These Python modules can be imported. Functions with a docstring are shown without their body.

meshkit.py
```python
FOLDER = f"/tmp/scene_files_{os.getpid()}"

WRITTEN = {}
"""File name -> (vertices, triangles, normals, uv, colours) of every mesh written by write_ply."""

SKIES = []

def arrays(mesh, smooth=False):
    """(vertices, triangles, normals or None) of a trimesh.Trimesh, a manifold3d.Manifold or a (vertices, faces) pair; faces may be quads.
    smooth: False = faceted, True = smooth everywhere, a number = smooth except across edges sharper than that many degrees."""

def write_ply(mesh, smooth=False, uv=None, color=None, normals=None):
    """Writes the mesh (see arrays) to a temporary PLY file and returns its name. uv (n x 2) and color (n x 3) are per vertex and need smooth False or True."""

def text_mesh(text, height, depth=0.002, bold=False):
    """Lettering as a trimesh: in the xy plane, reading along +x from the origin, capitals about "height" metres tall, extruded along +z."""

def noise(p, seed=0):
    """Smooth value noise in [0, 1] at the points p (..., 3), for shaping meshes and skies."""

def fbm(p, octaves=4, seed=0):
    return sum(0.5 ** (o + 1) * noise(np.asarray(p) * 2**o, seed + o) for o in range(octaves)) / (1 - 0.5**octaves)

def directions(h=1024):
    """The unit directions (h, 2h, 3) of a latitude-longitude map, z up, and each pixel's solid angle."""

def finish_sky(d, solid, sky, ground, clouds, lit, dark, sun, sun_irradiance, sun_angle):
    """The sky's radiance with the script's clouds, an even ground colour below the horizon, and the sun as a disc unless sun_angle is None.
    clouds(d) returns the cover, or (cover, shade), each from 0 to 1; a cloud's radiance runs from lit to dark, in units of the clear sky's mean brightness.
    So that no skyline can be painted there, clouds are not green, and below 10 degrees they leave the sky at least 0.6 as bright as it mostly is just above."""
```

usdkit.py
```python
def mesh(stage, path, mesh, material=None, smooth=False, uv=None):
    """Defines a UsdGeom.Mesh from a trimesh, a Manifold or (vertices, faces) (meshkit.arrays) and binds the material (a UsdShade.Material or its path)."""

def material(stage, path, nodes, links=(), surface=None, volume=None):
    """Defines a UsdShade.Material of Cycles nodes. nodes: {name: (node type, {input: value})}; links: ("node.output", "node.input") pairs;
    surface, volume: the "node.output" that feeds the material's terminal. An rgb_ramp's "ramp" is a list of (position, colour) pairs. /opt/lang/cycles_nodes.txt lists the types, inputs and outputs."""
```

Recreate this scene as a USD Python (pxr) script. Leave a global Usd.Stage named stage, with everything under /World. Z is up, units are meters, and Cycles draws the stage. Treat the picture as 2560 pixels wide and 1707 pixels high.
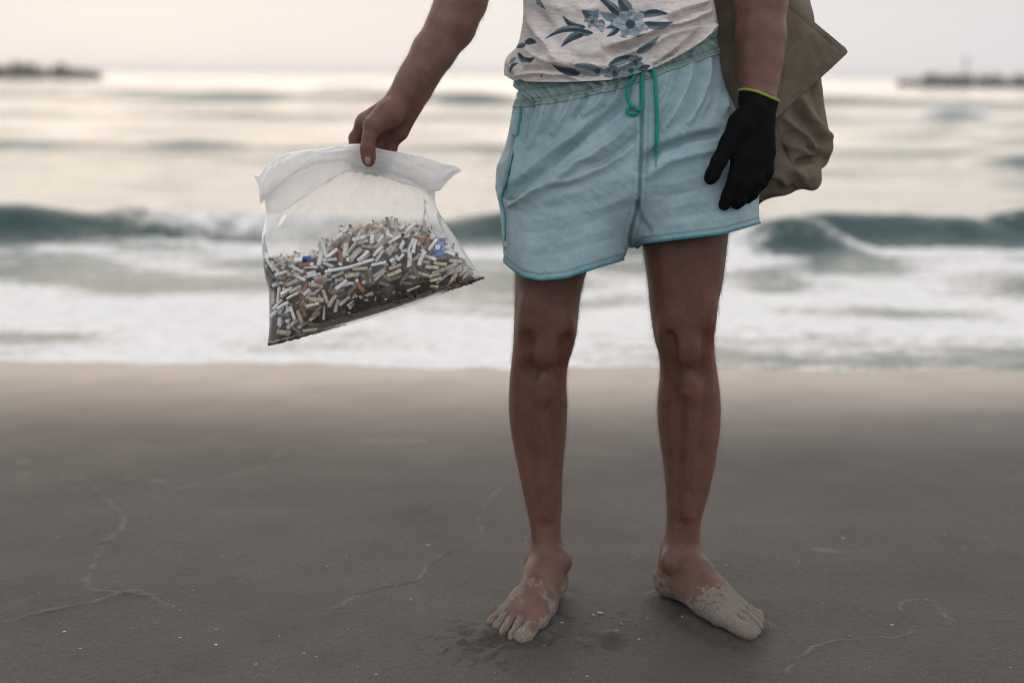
import math, random
import numpy as np, trimesh, usdkit, meshkit
from scipy.spatial import cKDTree
from scipy.ndimage import gaussian_filter, map_coordinates
from pxr import Usd, UsdGeom, UsdLux, UsdShade, Gf, Sdf, Vt

stage = Usd.Stage.CreateInMemory()
UsdGeom.SetStageUpAxis(stage, 'Z')
UsdGeom.SetStageMetersPerUnit(stage, 1.0)
UsdGeom.Xform.Define(stage, '/World')
UsdGeom.Scope.Define(stage, '/World/Looks')
random.seed(7)
rng = np.random.default_rng(7)

# ------------------------------------------------------------------ camera
EYE = np.array([0, 0, 1.05])
FPX = 3556.0                                  # 50 mm on 36 mm over 2560 photo pixels
PITCH, ROLL = math.radians(10.61), math.radians(0.5)
FWD = np.array([0, math.cos(PITCH), -math.sin(PITCH)])
_u0 = np.cross([1, 0, 0], FWD)
RIGHT = np.array([1, 0, 0]) * math.cos(ROLL) + _u0 * math.sin(ROLL)
UPV = _u0 * math.cos(ROLL) - np.array([1, 0, 0]) * math.sin(ROLL)
cam = UsdGeom.Camera.Define(stage, '/World/camera')
M = np.eye(4)
M[0, :3], M[1, :3], M[2, :3], M[3, :3] = RIGHT, UPV, -FWD, EYE
cam.AddTransformOp().Set(Gf.Matrix4d(*M.ravel().tolist()))
cam.CreateFocalLengthAttr(50.0)
cam.CreateHorizontalApertureAttr(36.0)
cam.CreateVerticalApertureAttr(24.0)
cam.CreateFStopAttr(1.8)
cam.CreateFocusDistanceAttr(2.70)
cam.CreateClippingRangeAttr(Gf.Vec2f(0.05, 20000))
cam.CreateExposureAttr(0.42)

# ------------------------------------------------------------------ sky and sun
SUN_EL, SUN_AZ = math.radians(4.0), math.radians(-13.8)
SUN = np.array([math.cos(SUN_EL) * math.sin(SUN_AZ), math.cos(SUN_EL) * math.cos(SUN_AZ), math.sin(SUN_EL)])
MAT = {}
def material(name, nodes, links, surface, volume=None):
    MAT[name] = usdkit.material(stage, '/World/Looks/' + name, nodes, links, surface=surface, volume=volume)
    return MAT[name]
sky_mat = material('hazy_sky', {
    'tc': ('texture_coordinate', {}),
    'sky': ('sky_texture', dict(sky_type='single_scattering', sun_disc=False, sun_elevation=SUN_EL, sun_rotation=SUN_AZ, altitude=5.0, air_density=1.0, aerosol_density=2.0, ozone_density=1.0)),
    'hsv': ('hsv', dict(hue=0.5, saturation=0.6, value=0.45, fac=1.0)),
    'map': ('mapping', dict(mapping_type='point', scale=(1.2, 1.2, 4.0))),
    'ns': ('noise_texture', dict(scale=1.6, detail=4.0, roughness=0.5)),
    'rm': ('map_range', dict(from_min=0.3, from_max=0.7, to_min=0.965, to_max=0.985, clamp=True)),
    # sunlit haze veil: warmest round the low sun; brightened behind camera as added fill
    'dot': ('vector_math', dict(math_type='dot_product', vector2=tuple(SUN))),
    'dr': ('map_range', dict(from_min=-1, from_max=1, to_min=0, to_max=1, clamp=True)),
    'veil': ('rgb_ramp', dict(ramp=[(0, (6.4, 6.5, 6.8)), (.5, (6.5, 6.55, 6.75)), (.75, (5.9, 5.95, 6.1)), (.90, (5.65, 5.6, 5.65)), (.95, (6.2, 6.0, 5.9)), (.985, (6.75, 6.35, 6.1)), (1, (7.0, 6.35, 5.85))])),
    'mx': ('mix_color', dict(use_clamp=False)),
    'bg': ('background_shader', dict(strength=0.1)),
}, [('sky.color', 'hsv.color'), ('tc.generated', 'map.vector'), ('map.vector', 'ns.vector'), ('ns.fac', 'rm.value'), ('tc.generated', 'dot.vector1'), ('dot.value', 'dr.value'), ('dr.result', 'veil.fac'),
    ('rm.result', 'mx.fac'), ('hsv.color', 'mx.a'), ('veil.color', 'mx.b'), ('mx.result', 'bg.color')], 'bg.background')
dome = UsdLux.DomeLight.Define(stage, '/World/sky')
UsdShade.MaterialBindingAPI.Apply(dome.GetPrim()).Bind(sky_mat)
sun = UsdLux.DistantLight.Define(stage, '/World/sun')
sun.CreateIntensityAttr(0.16)
sun.CreateAngleAttr(74.0)
sun.CreateNormalizeAttr(True)
sun.CreateColorAttr(Gf.Vec3f(1.0, 0.76, 0.56))
_z = SUN
_x = np.cross([0, 0, 1], _z); _x /= np.linalg.norm(_x)
_y = np.cross(_z, _x)
M = np.eye(4); M[0, :3], M[1, :3], M[2, :3] = _x, _y, _z
sun.AddTransformOp().Set(Gf.Matrix4d(*M.ravel().tolist()))

# ------------------------------------------------------------------ helpers
def ray(px, py):
    return FWD + RIGHT * ((px - 1280) / FPX) - UPV * ((py - 853.5) / FPX)
def at(px, py, Y):
    d = ray(px, py); return EYE + d * (Y / d[1])
def gd(px, py, z=0.0):
    d = ray(px, py); return EYE + d * ((z - EYE[2]) / d[2])
DS = 2560 / 2352
def Dp(x, y, Y): return at(x * DS, y * DS, Y)
def proj(p):
    q = np.asarray(p) - EYE; k = q @ FWD
    return np.stack([1280 + FPX * (q @ RIGHT) / k, 853.5 - FPX * (q @ UPV) / k], -1)

names = {}
def numbered(parent, name):
    k = (parent, name); n = names.get(k, 0); names[k] = n + 1
    return f'{parent}/{name}' if n == 0 else f'{parent}/{name}_{n:03d}'
def tag(prim, label=None, category=None, group=None, kind=None):
    p = prim.GetPrim() if hasattr(prim, 'GetPrim') else prim
    for k, v in (('label', label), ('category', category), ('group', group), ('kind', kind)):
        if v: p.SetCustomDataByKey(k, v)
    return p
def thing(name, label, cat, loc=(0, 0, 0), group=None):
    x = UsdGeom.Xform.Define(stage, numbered('/World', name))
    if any(loc): x.AddTranslateOp().Set(Gf.Vec3d(*map(float, loc)))
    return tag(x, label, cat, group)
def part(name, mesh, mat, parent=None, smooth=True, attrs=None):
    base = str(parent.GetPath()) if parent is not None else '/World'
    m = usdkit.mesh(stage, numbered(base, name), mesh, MAT[mat] if isinstance(mat, str) else mat, smooth=smooth)
    for k, v in (attrs or {}).items():
        v = np.asarray(v, np.float32)
        api = UsdGeom.PrimvarsAPI(m)
        if v.ndim == 1: api.CreatePrimvar(k, Sdf.ValueTypeNames.FloatArray, 'vertex').Set(Vt.FloatArray.FromNumpy(v))
        else: api.CreatePrimvar(k, Sdf.ValueTypeNames.Color3fArray, 'vertex').Set(Vt.Vec3fArray.FromNumpy(v))
    return m.GetPrim()
def srgb(r, g, b):
    return tuple(((c / 255 + 0.055) / 1.055) ** 2.4 if c > 10 else c / 255 / 12.92 for c in (r, g, b))
def poly_dist(P, poly):
    """distance of 2-d points to a polyline, signed side and parameter along it (0..1)"""
    P = np.asarray(P, float); poly = np.asarray(poly, float)
    best = np.full(len(P), 1e9); side = np.zeros(len(P)); par = np.zeros(len(P))
    seg = np.diff(poly, axis=0); L = np.linalg.norm(seg, axis=1); cum = np.r_[0, np.cumsum(L)]
    for i in range(len(seg)):
        w = P - poly[i]; t = np.clip(w @ seg[i] / (L[i] ** 2 + 1e-12), 0, 1)
        q = w - t[:, None] * seg[i]; d = np.hypot(q[:, 0], q[:, 1])
        m = d < best
        best[m] = d[m]; side[m] = np.sign(seg[i][0] * w[m, 1] - seg[i][1] * w[m, 0]); par[m] = (cum[i] + t[m] * L[i]) / cum[-1]
    return best, side, par
def catmull(pts, n):
    pts = np.asarray(pts, float)
    from scipy.interpolate import CubicSpline, PchipInterpolator
    s = np.r_[0, np.cumsum(np.linalg.norm(np.diff(pts, axis=0), axis=1))]
    return CubicSpline(s, pts)(np.linspace(0, s[-1], n))
def tube_mesh(pts, r, sides=10, flat=None):
    """a capped tube along pts; r a number or an array"""
    p = np.asarray(pts, float); n = len(p); r = np.broadcast_to(r, (n,))
    t = np.gradient(p, axis=0); t /= np.linalg.norm(t, axis=1, keepdims=True) + 1e-12
    a = np.zeros_like(p); ref = np.array([0, 1.0, 0]) if abs(t[0][1]) < 0.9 else np.array([1.0, 0, 0])
    for i in range(n):
        v = ref - t[i] * (ref @ t[i]); v /= np.linalg.norm(v); a[i] = v; ref = v
    b = np.cross(t, a); ang = np.arange(sides) * 2 * np.pi / sides
    ka, kb = flat or (1, 1)
    v = p[:, None] + r[:, None, None] * (ka * np.cos(ang)[None, :, None] * a[:, None] + kb * np.sin(ang)[None, :, None] * b[:, None])
    i, j = np.meshgrid(np.arange(n - 1), np.arange(sides), indexing='ij')
    q = np.stack([i * sides + j, i * sides + (j + 1) % sides, (i + 1) * sides + (j + 1) % sides, (i + 1) * sides + j], -1).reshape(-1, 4)
    f = np.vstack([q[:, [0, 1, 2]], q[:, [0, 2, 3]]])
    v = np.vstack([v.reshape(-1, 3), p[0], p[-1]]); k = n * sides
    c0 = [[k, (j + 1) % sides, j] for j in range(sides)]
    c1 = [[k + 1, (n - 1) * sides + j, (n - 1) * sides + (j + 1) % sides] for j in range(sides)]
    return trimesh.Trimesh(v, np.vstack([f, c0, c1]), process=False)
def grid_faces(nr, nc, wrap=False):
    i, j = np.meshgrid(np.arange(nr - 1), np.arange(nc if wrap else nc - 1), indexing='ij'); j2 = (j + 1) % nc
    q = np.stack([i * nc + j, i * nc + j2, (i + 1) * nc + j2, (i + 1) * nc + j], -1).reshape(-1, 4)
    return np.vstack([q[:, [0, 1, 2]], q[:, [0, 2, 3]]])

# ------------------------------------------------------------------ signed distance modelling
class Field:
    def __init__(s, lo, hi, h):
        s.lo = np.array(lo, float); s.h = h
        s.n = np.ceil((np.array(hi) - s.lo) / h).astype(int) + 1
        s.F = np.full(s.n, 0.05, np.float32)
    def sub(s, lo, hi):
        a = np.clip(np.floor((np.asarray(lo) - s.lo) / s.h).astype(int), 0, s.n - 1)
        b = np.clip(np.ceil((np.asarray(hi) - s.lo) / s.h).astype(int) + 1, 1, s.n)
        sl = tuple(slice(x, y) for x, y in zip(a, b))
        P = [(s.lo[k] + s.h * np.arange(a[k], b[k])).astype(np.float32) for k in range(3)]
        return sl, P[0][:, None, None], P[1][None, :, None], P[2][None, None, :]
    def put(s, sl, d, k, cut=False):
        A = s.F[sl]; d = d.astype(np.float32)
        if cut: A = -A
        if k > 0:
            hh = np.maximum(k - np.abs(A - d), 0) / k
            R = np.minimum(A, d) - hh * hh * k * 0.25
        else: R = np.minimum(A, d)
        s.F[sl] = -R if cut else R
    def cone(s, a, b, ra, rb, k=0.01, cut=False):
        a, b = np.asarray(a, float), np.asarray(b, float); m = max(ra, rb) + 0.02 + k
        sl, X, Y, Z = s.sub(np.minimum(a, b) - m, np.maximum(a, b) + m)
        ab = b - a; L = ab @ ab + 1e-12
        t = np.clip(((X - a[0]) * ab[0] + (Y - a[1]) * ab[1] + (Z - a[2]) * ab[2]) / L, 0, 1)
        d = np.sqrt((X - a[0] - t * ab[0]) ** 2 + (Y - a[1] - t * ab[1]) ** 2 + (Z - a[2] - t * ab[2]) ** 2) - (ra + t * (rb - ra))
        s.put(sl, d, k, cut)
    def chain(s, pts, k=0.01):
        for (p, r), (q, r2) in zip(pts[:-1], pts[1:]): s.cone(p, q, r, r2, k)
    def ell(s, c, r, k=0.01, R=None, cut=False):
        c, r = np.asarray(c, float), np.asarray(r, float); m = r.max() + 0.02 + k
        sl, X, Y, Z = s.sub(c - m, c + m)
        p = np.stack(np.broadcast_arrays(X - c[0], Y - c[1], Z - c[2]), -1)
        if R is not None: p = p @ np.asarray(R).T
        k0 = np.linalg.norm(p / r, axis=-1); k1 = np.linalg.norm(p / (r * r), axis=-1) + 1e-9
        s.put(sl, k0 * (k0 - 1) / k1, k, cut)
    def tube(s, st, k=0.01, p=2.0, pad=0.03):
        """upright tube: st rows of (z, cx, cy, a, b), any order"""
        st = np.array(sorted(map(tuple, st)), float)
        from scipy.interpolate import PchipInterpolator
        z0, z1 = st[0, 0], st[-1, 0]; m = st[:, 3:].max() + pad
        sl, X, Y, Z = s.sub((st[:, 1].min() - m, st[:, 2].min() - m, z0), (st[:, 1].max() + m, st[:, 2].max() + m, z1))
        I = PchipInterpolator(st[:, 0], st[:, 1:])(np.clip(Z[0, 0], z0, z1)).astype(np.float32)
        cx, cy, a, b = (I[:, i][None, None, :] for i in range(4))
        q = (np.abs((X - cx) / a) ** p + np.abs((Y - cy) / b) ** p) ** (1 / p)
        d = (q - 1) * np.minimum(a, b) * 0.9
        s.put(sl, d, k)
    def mesh(s):
        F = s.F; S = F < 0; n = np.array(F.shape) - 1
        any_, all_ = np.zeros(n, bool), np.ones(n, bool)
        for o in np.ndindex(2, 2, 2):
            c = S[o[0]:o[0] + n[0], o[1]:o[1] + n[1], o[2]:o[2] + n[2]]; any_ |= c; all_ &= c
        act = any_ & ~all_; ijk = np.argwhere(act)
        idx = np.full(n, -1, np.int32); idx[act] = np.arange(len(ijk))
        C = np.array(list(np.ndindex(2, 2, 2)))
        V = np.stack([F[ijk[:, 0] + o[0], ijk[:, 1] + o[1], ijk[:, 2] + o[2]] for o in C], 1)
        acc, cnt = np.zeros((len(ijk), 3)), np.zeros(len(ijk))
        for i in range(8):
            for ax in range(3):
                if C[i][ax] == 0:
                    o = C[i].copy(); o[ax] = 1; j = o[0] * 4 + o[1] * 2 + o[2]
                    a, b = V[:, i], V[:, j]; m = (a < 0) != (b < 0)
                    t = np.where(m, a / np.where(m, a - b, 1), 0)
                    pt = np.repeat(C[i][None].astype(float), len(ijk), 0); pt[:, ax] += t
                    acc[m] += pt[m]; cnt[m] += 1
        v = s.lo + s.h * (ijk + acc / cnt[:, None])
        faces = []
        for ax in range(3):
            u, w = (ax + 1) % 3, (ax + 2) % 3
            A = np.take(S, np.arange(0, S.shape[ax] - 1), ax); B = np.take(S, np.arange(1, S.shape[ax]), ax)
            e = np.argwhere(A != B)
            e = e[(e[:, u] > 0) & (e[:, w] > 0) & (e[:, u] < n[u]) & (e[:, w] < n[w]) & (e[:, ax] < n[ax])]
            inside = S[tuple(e.T)]
            def g(du, dw):
                c = e.copy(); c[:, u] -= du; c[:, w] -= dw; return idx[tuple(c.T)]
            q = np.stack([g(1, 1), g(0, 1), g(0, 0), g(1, 0)], 1)
            q[~inside] = q[~inside][:, ::-1]
            faces.append(q)
        q = np.vstack(faces)
        f = np.vstack([q[:, [0, 1, 2]], q[:, [0, 2, 3]]])
        return v, f
def vnormals(v, f):
    fn = np.cross(v[f[:, 1]] - v[f[:, 0]], v[f[:, 2]] - v[f[:, 0]]); n = np.zeros_like(v)
    for k in range(3): np.add.at(n, f[:, k], fn)
    return n / (np.linalg.norm(n, axis=1, keepdims=True) + 1e-12)
def relax(v, f, it=2, lam=0.5):
    e = np.vstack([f[:, [0, 1]], f[:, [1, 2]], f[:, [2, 0]]]); e = np.vstack([e, e[:, ::-1]])
    deg = np.bincount(e[:, 0], minlength=len(v))[:, None]
    for i in range(it):
        for l in (lam, -lam * 1.03):
            s = np.stack([np.bincount(e[:, 0], v[e[:, 1], k], len(v)) for k in range(3)], 1)
            v = v + l * (s / np.maximum(deg, 1) - v)
    return v
def clip(v, f, c):
    """keeps the part of the mesh where the vertex value c is positive, splitting the triangles that cross zero"""
    pos = c > 0; s = pos[f].sum(1)
    keep = [f[s == 3]]; cr = f[(s == 1) | (s == 2)]; key = {}; nv = []
    for tri in cr:
        p = pos[tri]; odd = int(np.argmax(p)) if p.sum() == 1 else int(np.argmin(p))
        a, b, d = tri[odd], tri[(odd + 1) % 3], tri[(odd + 2) % 3]; new = []
        for o in (b, d):
            kk = (min(a, o), max(a, o))
            if kk not in key:
                t = c[a] / (c[a] - c[o]); key[kk] = len(v) + len(nv); nv.append((a, o, t))
            new.append(key[kk])
        keep.append(np.array([[a, new[0], new[1]]]) if p.sum() == 1 else np.array([[new[0], b, d], [new[0], d, new[1]]]))
    nv = nv or [(0, 0, 0.0)]
    A, O, T = (np.array(x) for x in zip(*nv))
    grow = lambda arr: np.concatenate([arr, arr[A] + (arr[O] - arr[A]) * (T[:, None] if arr.ndim > 1 else T)])
    v2 = grow(v); f2 = np.vstack(keep)
    used = np.unique(f2); m = np.full(len(v2), -1); m[used] = np.arange(len(used))
    return v2[used], m[f2], (lambda arr: grow(arr)[used])
def loops(f):
    e = np.vstack([f[:, [0, 1]], f[:, [1, 2]], f[:, [2, 0]]])
    rev = set(map(tuple, e[:, ::-1].tolist())); nxt = {a: b for a, b in e.tolist() if (a, b) not in rev}
    out = []
    while nxt:
        a, b = nxt.popitem(); l = [a]
        while b != a and b in nxt: l.append(b); b = nxt.pop(b)
        if b == a: out.append(l)
    return out
def solid(v, f, th):
    """gives a cloth sheet its thickness, inwards"""
    n = vnormals(v, f); k = len(v); parts = [f, f[:, ::-1] + k]
    for l in loops(f):
        l = np.array(l); a, b = l, np.roll(l, -1)
        parts += [np.stack([b, a, a + k], 1), np.stack([b, a + k, b + k], 1)]
    return np.vstack([v, v - n * th]), np.vstack(parts)
def smooth_loop(p, it=6):
    p = np.asarray(p, float)
    for _ in range(it): p = 0.5 * p + 0.25 * (np.roll(p, 1, 0) + np.roll(p, -1, 0))
    return p
def closed_tube(p, r, sides=8):
    n = len(p); t = np.roll(p, -1, 0) - np.roll(p, 1, 0); t /= np.linalg.norm(t, axis=1, keepdims=True) + 1e-12
    a = np.cross(t, [0, 0, 1.0]); a /= np.linalg.norm(a, axis=1, keepdims=True) + 1e-9; b = np.cross(t, a)
    ang = np.arange(sides) * 2 * np.pi / sides
    v = (p[:, None] + r * (np.cos(ang)[None, :, None] * a[:, None] + np.sin(ang)[None, :, None] * b[:, None])).reshape(-1, 3)
    i, j = np.meshgrid(np.arange(n), np.arange(sides), indexing='ij'); i2, j2 = (i + 1) % n, (j + 1) % sides
    q = np.stack([i * sides + j, i * sides + j2, i2 * sides + j2, i2 * sides + j], -1).reshape(-1, 4)
    return trimesh.Trimesh(v, np.vstack([q[:, [0, 1, 2]], q[:, [0, 2, 3]]]), process=False)

# ------------------------------------------------------------------ sand
SEA_Z = -0.046
def axis(dense_lo, dense_hi, step, lo, hi, grow, cap=1e9):
    a = list(np.arange(dense_lo, dense_hi, step)); s = step
    while a[-1] < hi: s = min(s * grow, cap); a.append(a[-1] + s)
    s = step; b = [a[0]]
    while b[-1] > lo: s = min(s * grow, cap); b.append(b[-1] - s)
    return np.array(b[:0:-1] + a)
def sand_base(y):
    t = np.maximum(np.asarray(y) - 3.6, 0); return -0.027 * t * t / (t + 0.25)
def nat3(pts, ox, oy, s): return [(ox + s * x, oy + s * y) for x, y in pts]
A3, A4, A7 = (0, 900, .5442), (1280, 900, .5442), (1180, 1520, .2126)
LINES = [  # (polyline in photo pixels, half width m, height m)
    (nat3([(-60, 370), (0, 390), (60, 430), (130, 470), (110, 530), (95, 570)], *A3), .014, .003),
    (nat3([(150, 580), (240, 555), (330, 545), (440, 560), (520, 560), (620, 548), (700, 552), (750, 585)], *A3), .010, .003),
    (nat3([(440, 570), (450, 610), (530, 680), (570, 740), (550, 790), (470, 850), (440, 930), (450, 1060), (560, 1065), (700, 1080), (780, 1120), (880, 1100)], *A3), .008, .003),
    (nat3([(770, 610), (900, 580), (1000, 545), (1150, 505), (1240, 460), (1310, 410)], *A3), .010, .003),
    (nat3([(2352, 560), (2230, 660), (2210, 720), (2150, 850), (2000, 910), (1880, 1025), (1700, 1065), (1580, 1120), (1430, 1180)], *A3), .0065, .0035),
    (nat3([(0, 1200), (200, 1150), (450, 1100), (600, 1060), (700, 1130)], *A3), .012, .004),
    (nat3([(1080, 1480), (1230, 1450), (1300, 1380), (1430, 1300), (1600, 1275), (1820, 1255), (1840, 1210), (1790, 1160), (1850, 1105), (1950, 1110), (2000, 1195), (2150, 1205), (2300, 1180), (2352, 1140)], *A4), .0055, .0025),
    (nat3([(1200, 310), (1240, 360), (1330, 410), (1480, 430), (1560, 480), (1620, 570), (1700, 680), (1750, 740)], *A7), .0035, .0045),
    (nat3([(1380, 880), (1560, 882), (1640, 880)], *A4), .02, .003),
    (nat3([(1650, 345), (1850, 360), (2000, 345)], *A3), .02, .003),
]
gx = np.concatenate([axis(-0.12, 0.62, .0042, -1.05, 1.2, 1.02, .008)])
gx = axis(0, 0.001, 1, -9000, -1.06, 1.0) if False else gx
def extend(a, lo, hi, g):
    s = a[1] - a[0]; b = [a[0]]
    while b[-1] > lo: s *= g; b.append(b[-1] - s)
    s = a[-1] - a[-2]; c = [a[-1]]
    while c[-1] < hi: s *= g; c.append(c[-1] + s)
    return np.r_[b[:0:-1], a, c[1:]]
gx = extend(gx, -6000, 6000, 1.07)
gy = extend(axis(2.42, 2.86, .0042, 2.25, 3.4, 1.02, .009), -6000, 40, 1.04)
X, Y = np.meshgrid(gx, gy)
xy = np.stack([X.ravel(), Y.ravel()], -1)
z = sand_base(xy[:, 1])
near = (np.abs(xy[:, 0]) < 3) & (xy[:, 1] > 2) & (xy[:, 1] < 6)
n3 = np.c_[xy, np.zeros(len(xy))]
z[near] += 0.017 * (meshkit.fbm(n3[near] * [2.2, 2.0, 1], 3, 3) - .5) + 0.0050 * (meshkit.fbm(n3[near] * [9, 8, 1], 3, 5) - .5)
line = np.zeros(len(xy))
vis = np.where(near & (xy[:, 1] > 2.2) & (xy[:, 1] < 4.2))[0]
wob = np.stack([meshkit.fbm(n3[vis] * 30, 2, 8), meshkit.fbm(n3[vis] * 30, 2, 9)], -1) - .5
for pl, w, h in LINES:
    pl = np.array([gd(*p)[:2] for p in pl]); w *= .55
    if len(pl) > 2: pl = catmull(pl, 60)
    d, s, t = poly_dist(xy[vis] + wob * .02, pl)
    fade = np.clip(np.minimum(t, 1 - t) * 12, 0, 1)
    wn_ = .45 + 1.1 * meshkit.fbm(n3[vis] * 14, 2, 18); g = np.exp(-(d / (w * wn_)) ** 2) * fade
    brk = np.clip(meshkit.fbm(n3[vis] * 28, 3, 12) * 3.6 - 1.25, 0, 1)
    line[vis] = np.maximum(line[vis], g * brk)
    z[vis] += .45 * h * g * (.5 + .8 * brk) + np.where(s > 0, -.0004, .0005) * np.exp(-(d / (w * 3)) ** 2) * fade
def bump_at(px, py, r, h, asp=1.0, rot=0):
    c = gd(px, py)[:2]; d = xy[vis] - c; ca, sa = math.cos(rot), math.sin(rot)
    u, v = d[:, 0] * ca + d[:, 1] * sa, -d[:, 0] * sa + d[:, 1] * ca
    z[vis] += .68 * h * np.exp(-((u / r) ** 2 + (v / (r * asp)) ** 2))
# the little hollow and heap between the feet
bump_at(1527, 1590, .020, .013, 1.1); bump_at(1527, 1612, .024, -.009, .8); bump_at(1465, 1592, .028, -.006, .7); bump_at(1440, 1590, .03, .003)
# churned sand in front of the toes
for px, py, r, h in [(1225, 1614, .018, -.010), (1197, 1630, .012, -.007), (1215, 1590, .022, .006), (1180, 1580, .02, .005), (1160, 1560, .02, .004), (1205, 1560, .018, .006), (1168, 1592, .012, -.006),
                     (1145, 1572, .010, .006), (1255, 1628, .03, .004), (1190, 1606, .012, .005), (1355, 1595, .013, .012), (1360, 1580, .01, .008), (1335, 1628, .02, .008), (1310, 1640, .02, .006), (1290, 1642, .025, .005),
                     (1235, 1548, .02, .006), (1280, 1625, .01, -.006), (1240, 1600, .012, -.006), (1130, 1555, .01, .004), (1255, 1655, .01, .004), (1215, 1650, .008, .004)]:
    bump_at(px, py, r, h)
for i in range(150):
    px, py = 1240 + rng.normal() * 75, 1615 + rng.normal() * 32
    bump_at(px, py, rng.uniform(.0035, .007), rng.uniform(.001, .0045) * rng.choice([1, 1, -1]))
for i in range(60):
    px, py = 1560 + rng.normal() * 90, 1570 + rng.normal() * 40
    bump_at(px, py, rng.uniform(.003, .006), rng.uniform(.001, .003))
# the feet press into the sand: a low rim of sand round each sole
for h0, fd, sg in (((.099, 2.792), (-.381, -.925), 1), ((.306, 2.80), (.60, -.80), -1)):
    fd = np.array(fd) / np.linalg.norm(fd); md = np.array([-fd[1], fd[0]]) * sg; q = xy[vis] - h0; f_, s_ = q @ fd / 1.06, q @ md / 1.06
    dmin = np.full(len(vis), 9.0)
    for (fa, sa, ra), (fb, sb_, rb_) in ((( .034, 0, .030), (.07, 0, .030)), ((.07, -.008, .030), (.176, -.024, .026)), ((.15, .012, .03), (.195, .024, .030)), ((.195, .028, .02), (.262, .029, .015)), ((.19, -.02, .03), (.225, -.022, .028))):
        ab = np.array([fb - fa, sb_ - sa]); t = np.clip(((f_ - fa) * ab[0] + (s_ - sa) * ab[1]) / (ab @ ab), 0, 1)
        dmin = np.minimum(dmin, np.hypot(f_ - fa - t * ab[0], s_ - sa - t * ab[1]) - (ra + t * (rb_ - ra)))
    z[vis] += (.0062 + .003 * (meshkit.fbm(n3[vis] * 40, 2, 33) - .5)) * np.exp(-(np.clip(dmin, 0, 9) / .011) ** 2) * (dmin > -.02) - .002 * np.exp(-((dmin - .026) / .012) ** 2)
sand_v, sand_f = np.c_[xy, z], grid_faces(len(gy), len(gx))
def wet_ramp(stops): return ('map_range', dict(from_min=stops[0], from_max=stops[1], to_min=stops[2], to_max=stops[3], clamp=True, range_type='smoothstep'))
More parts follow.
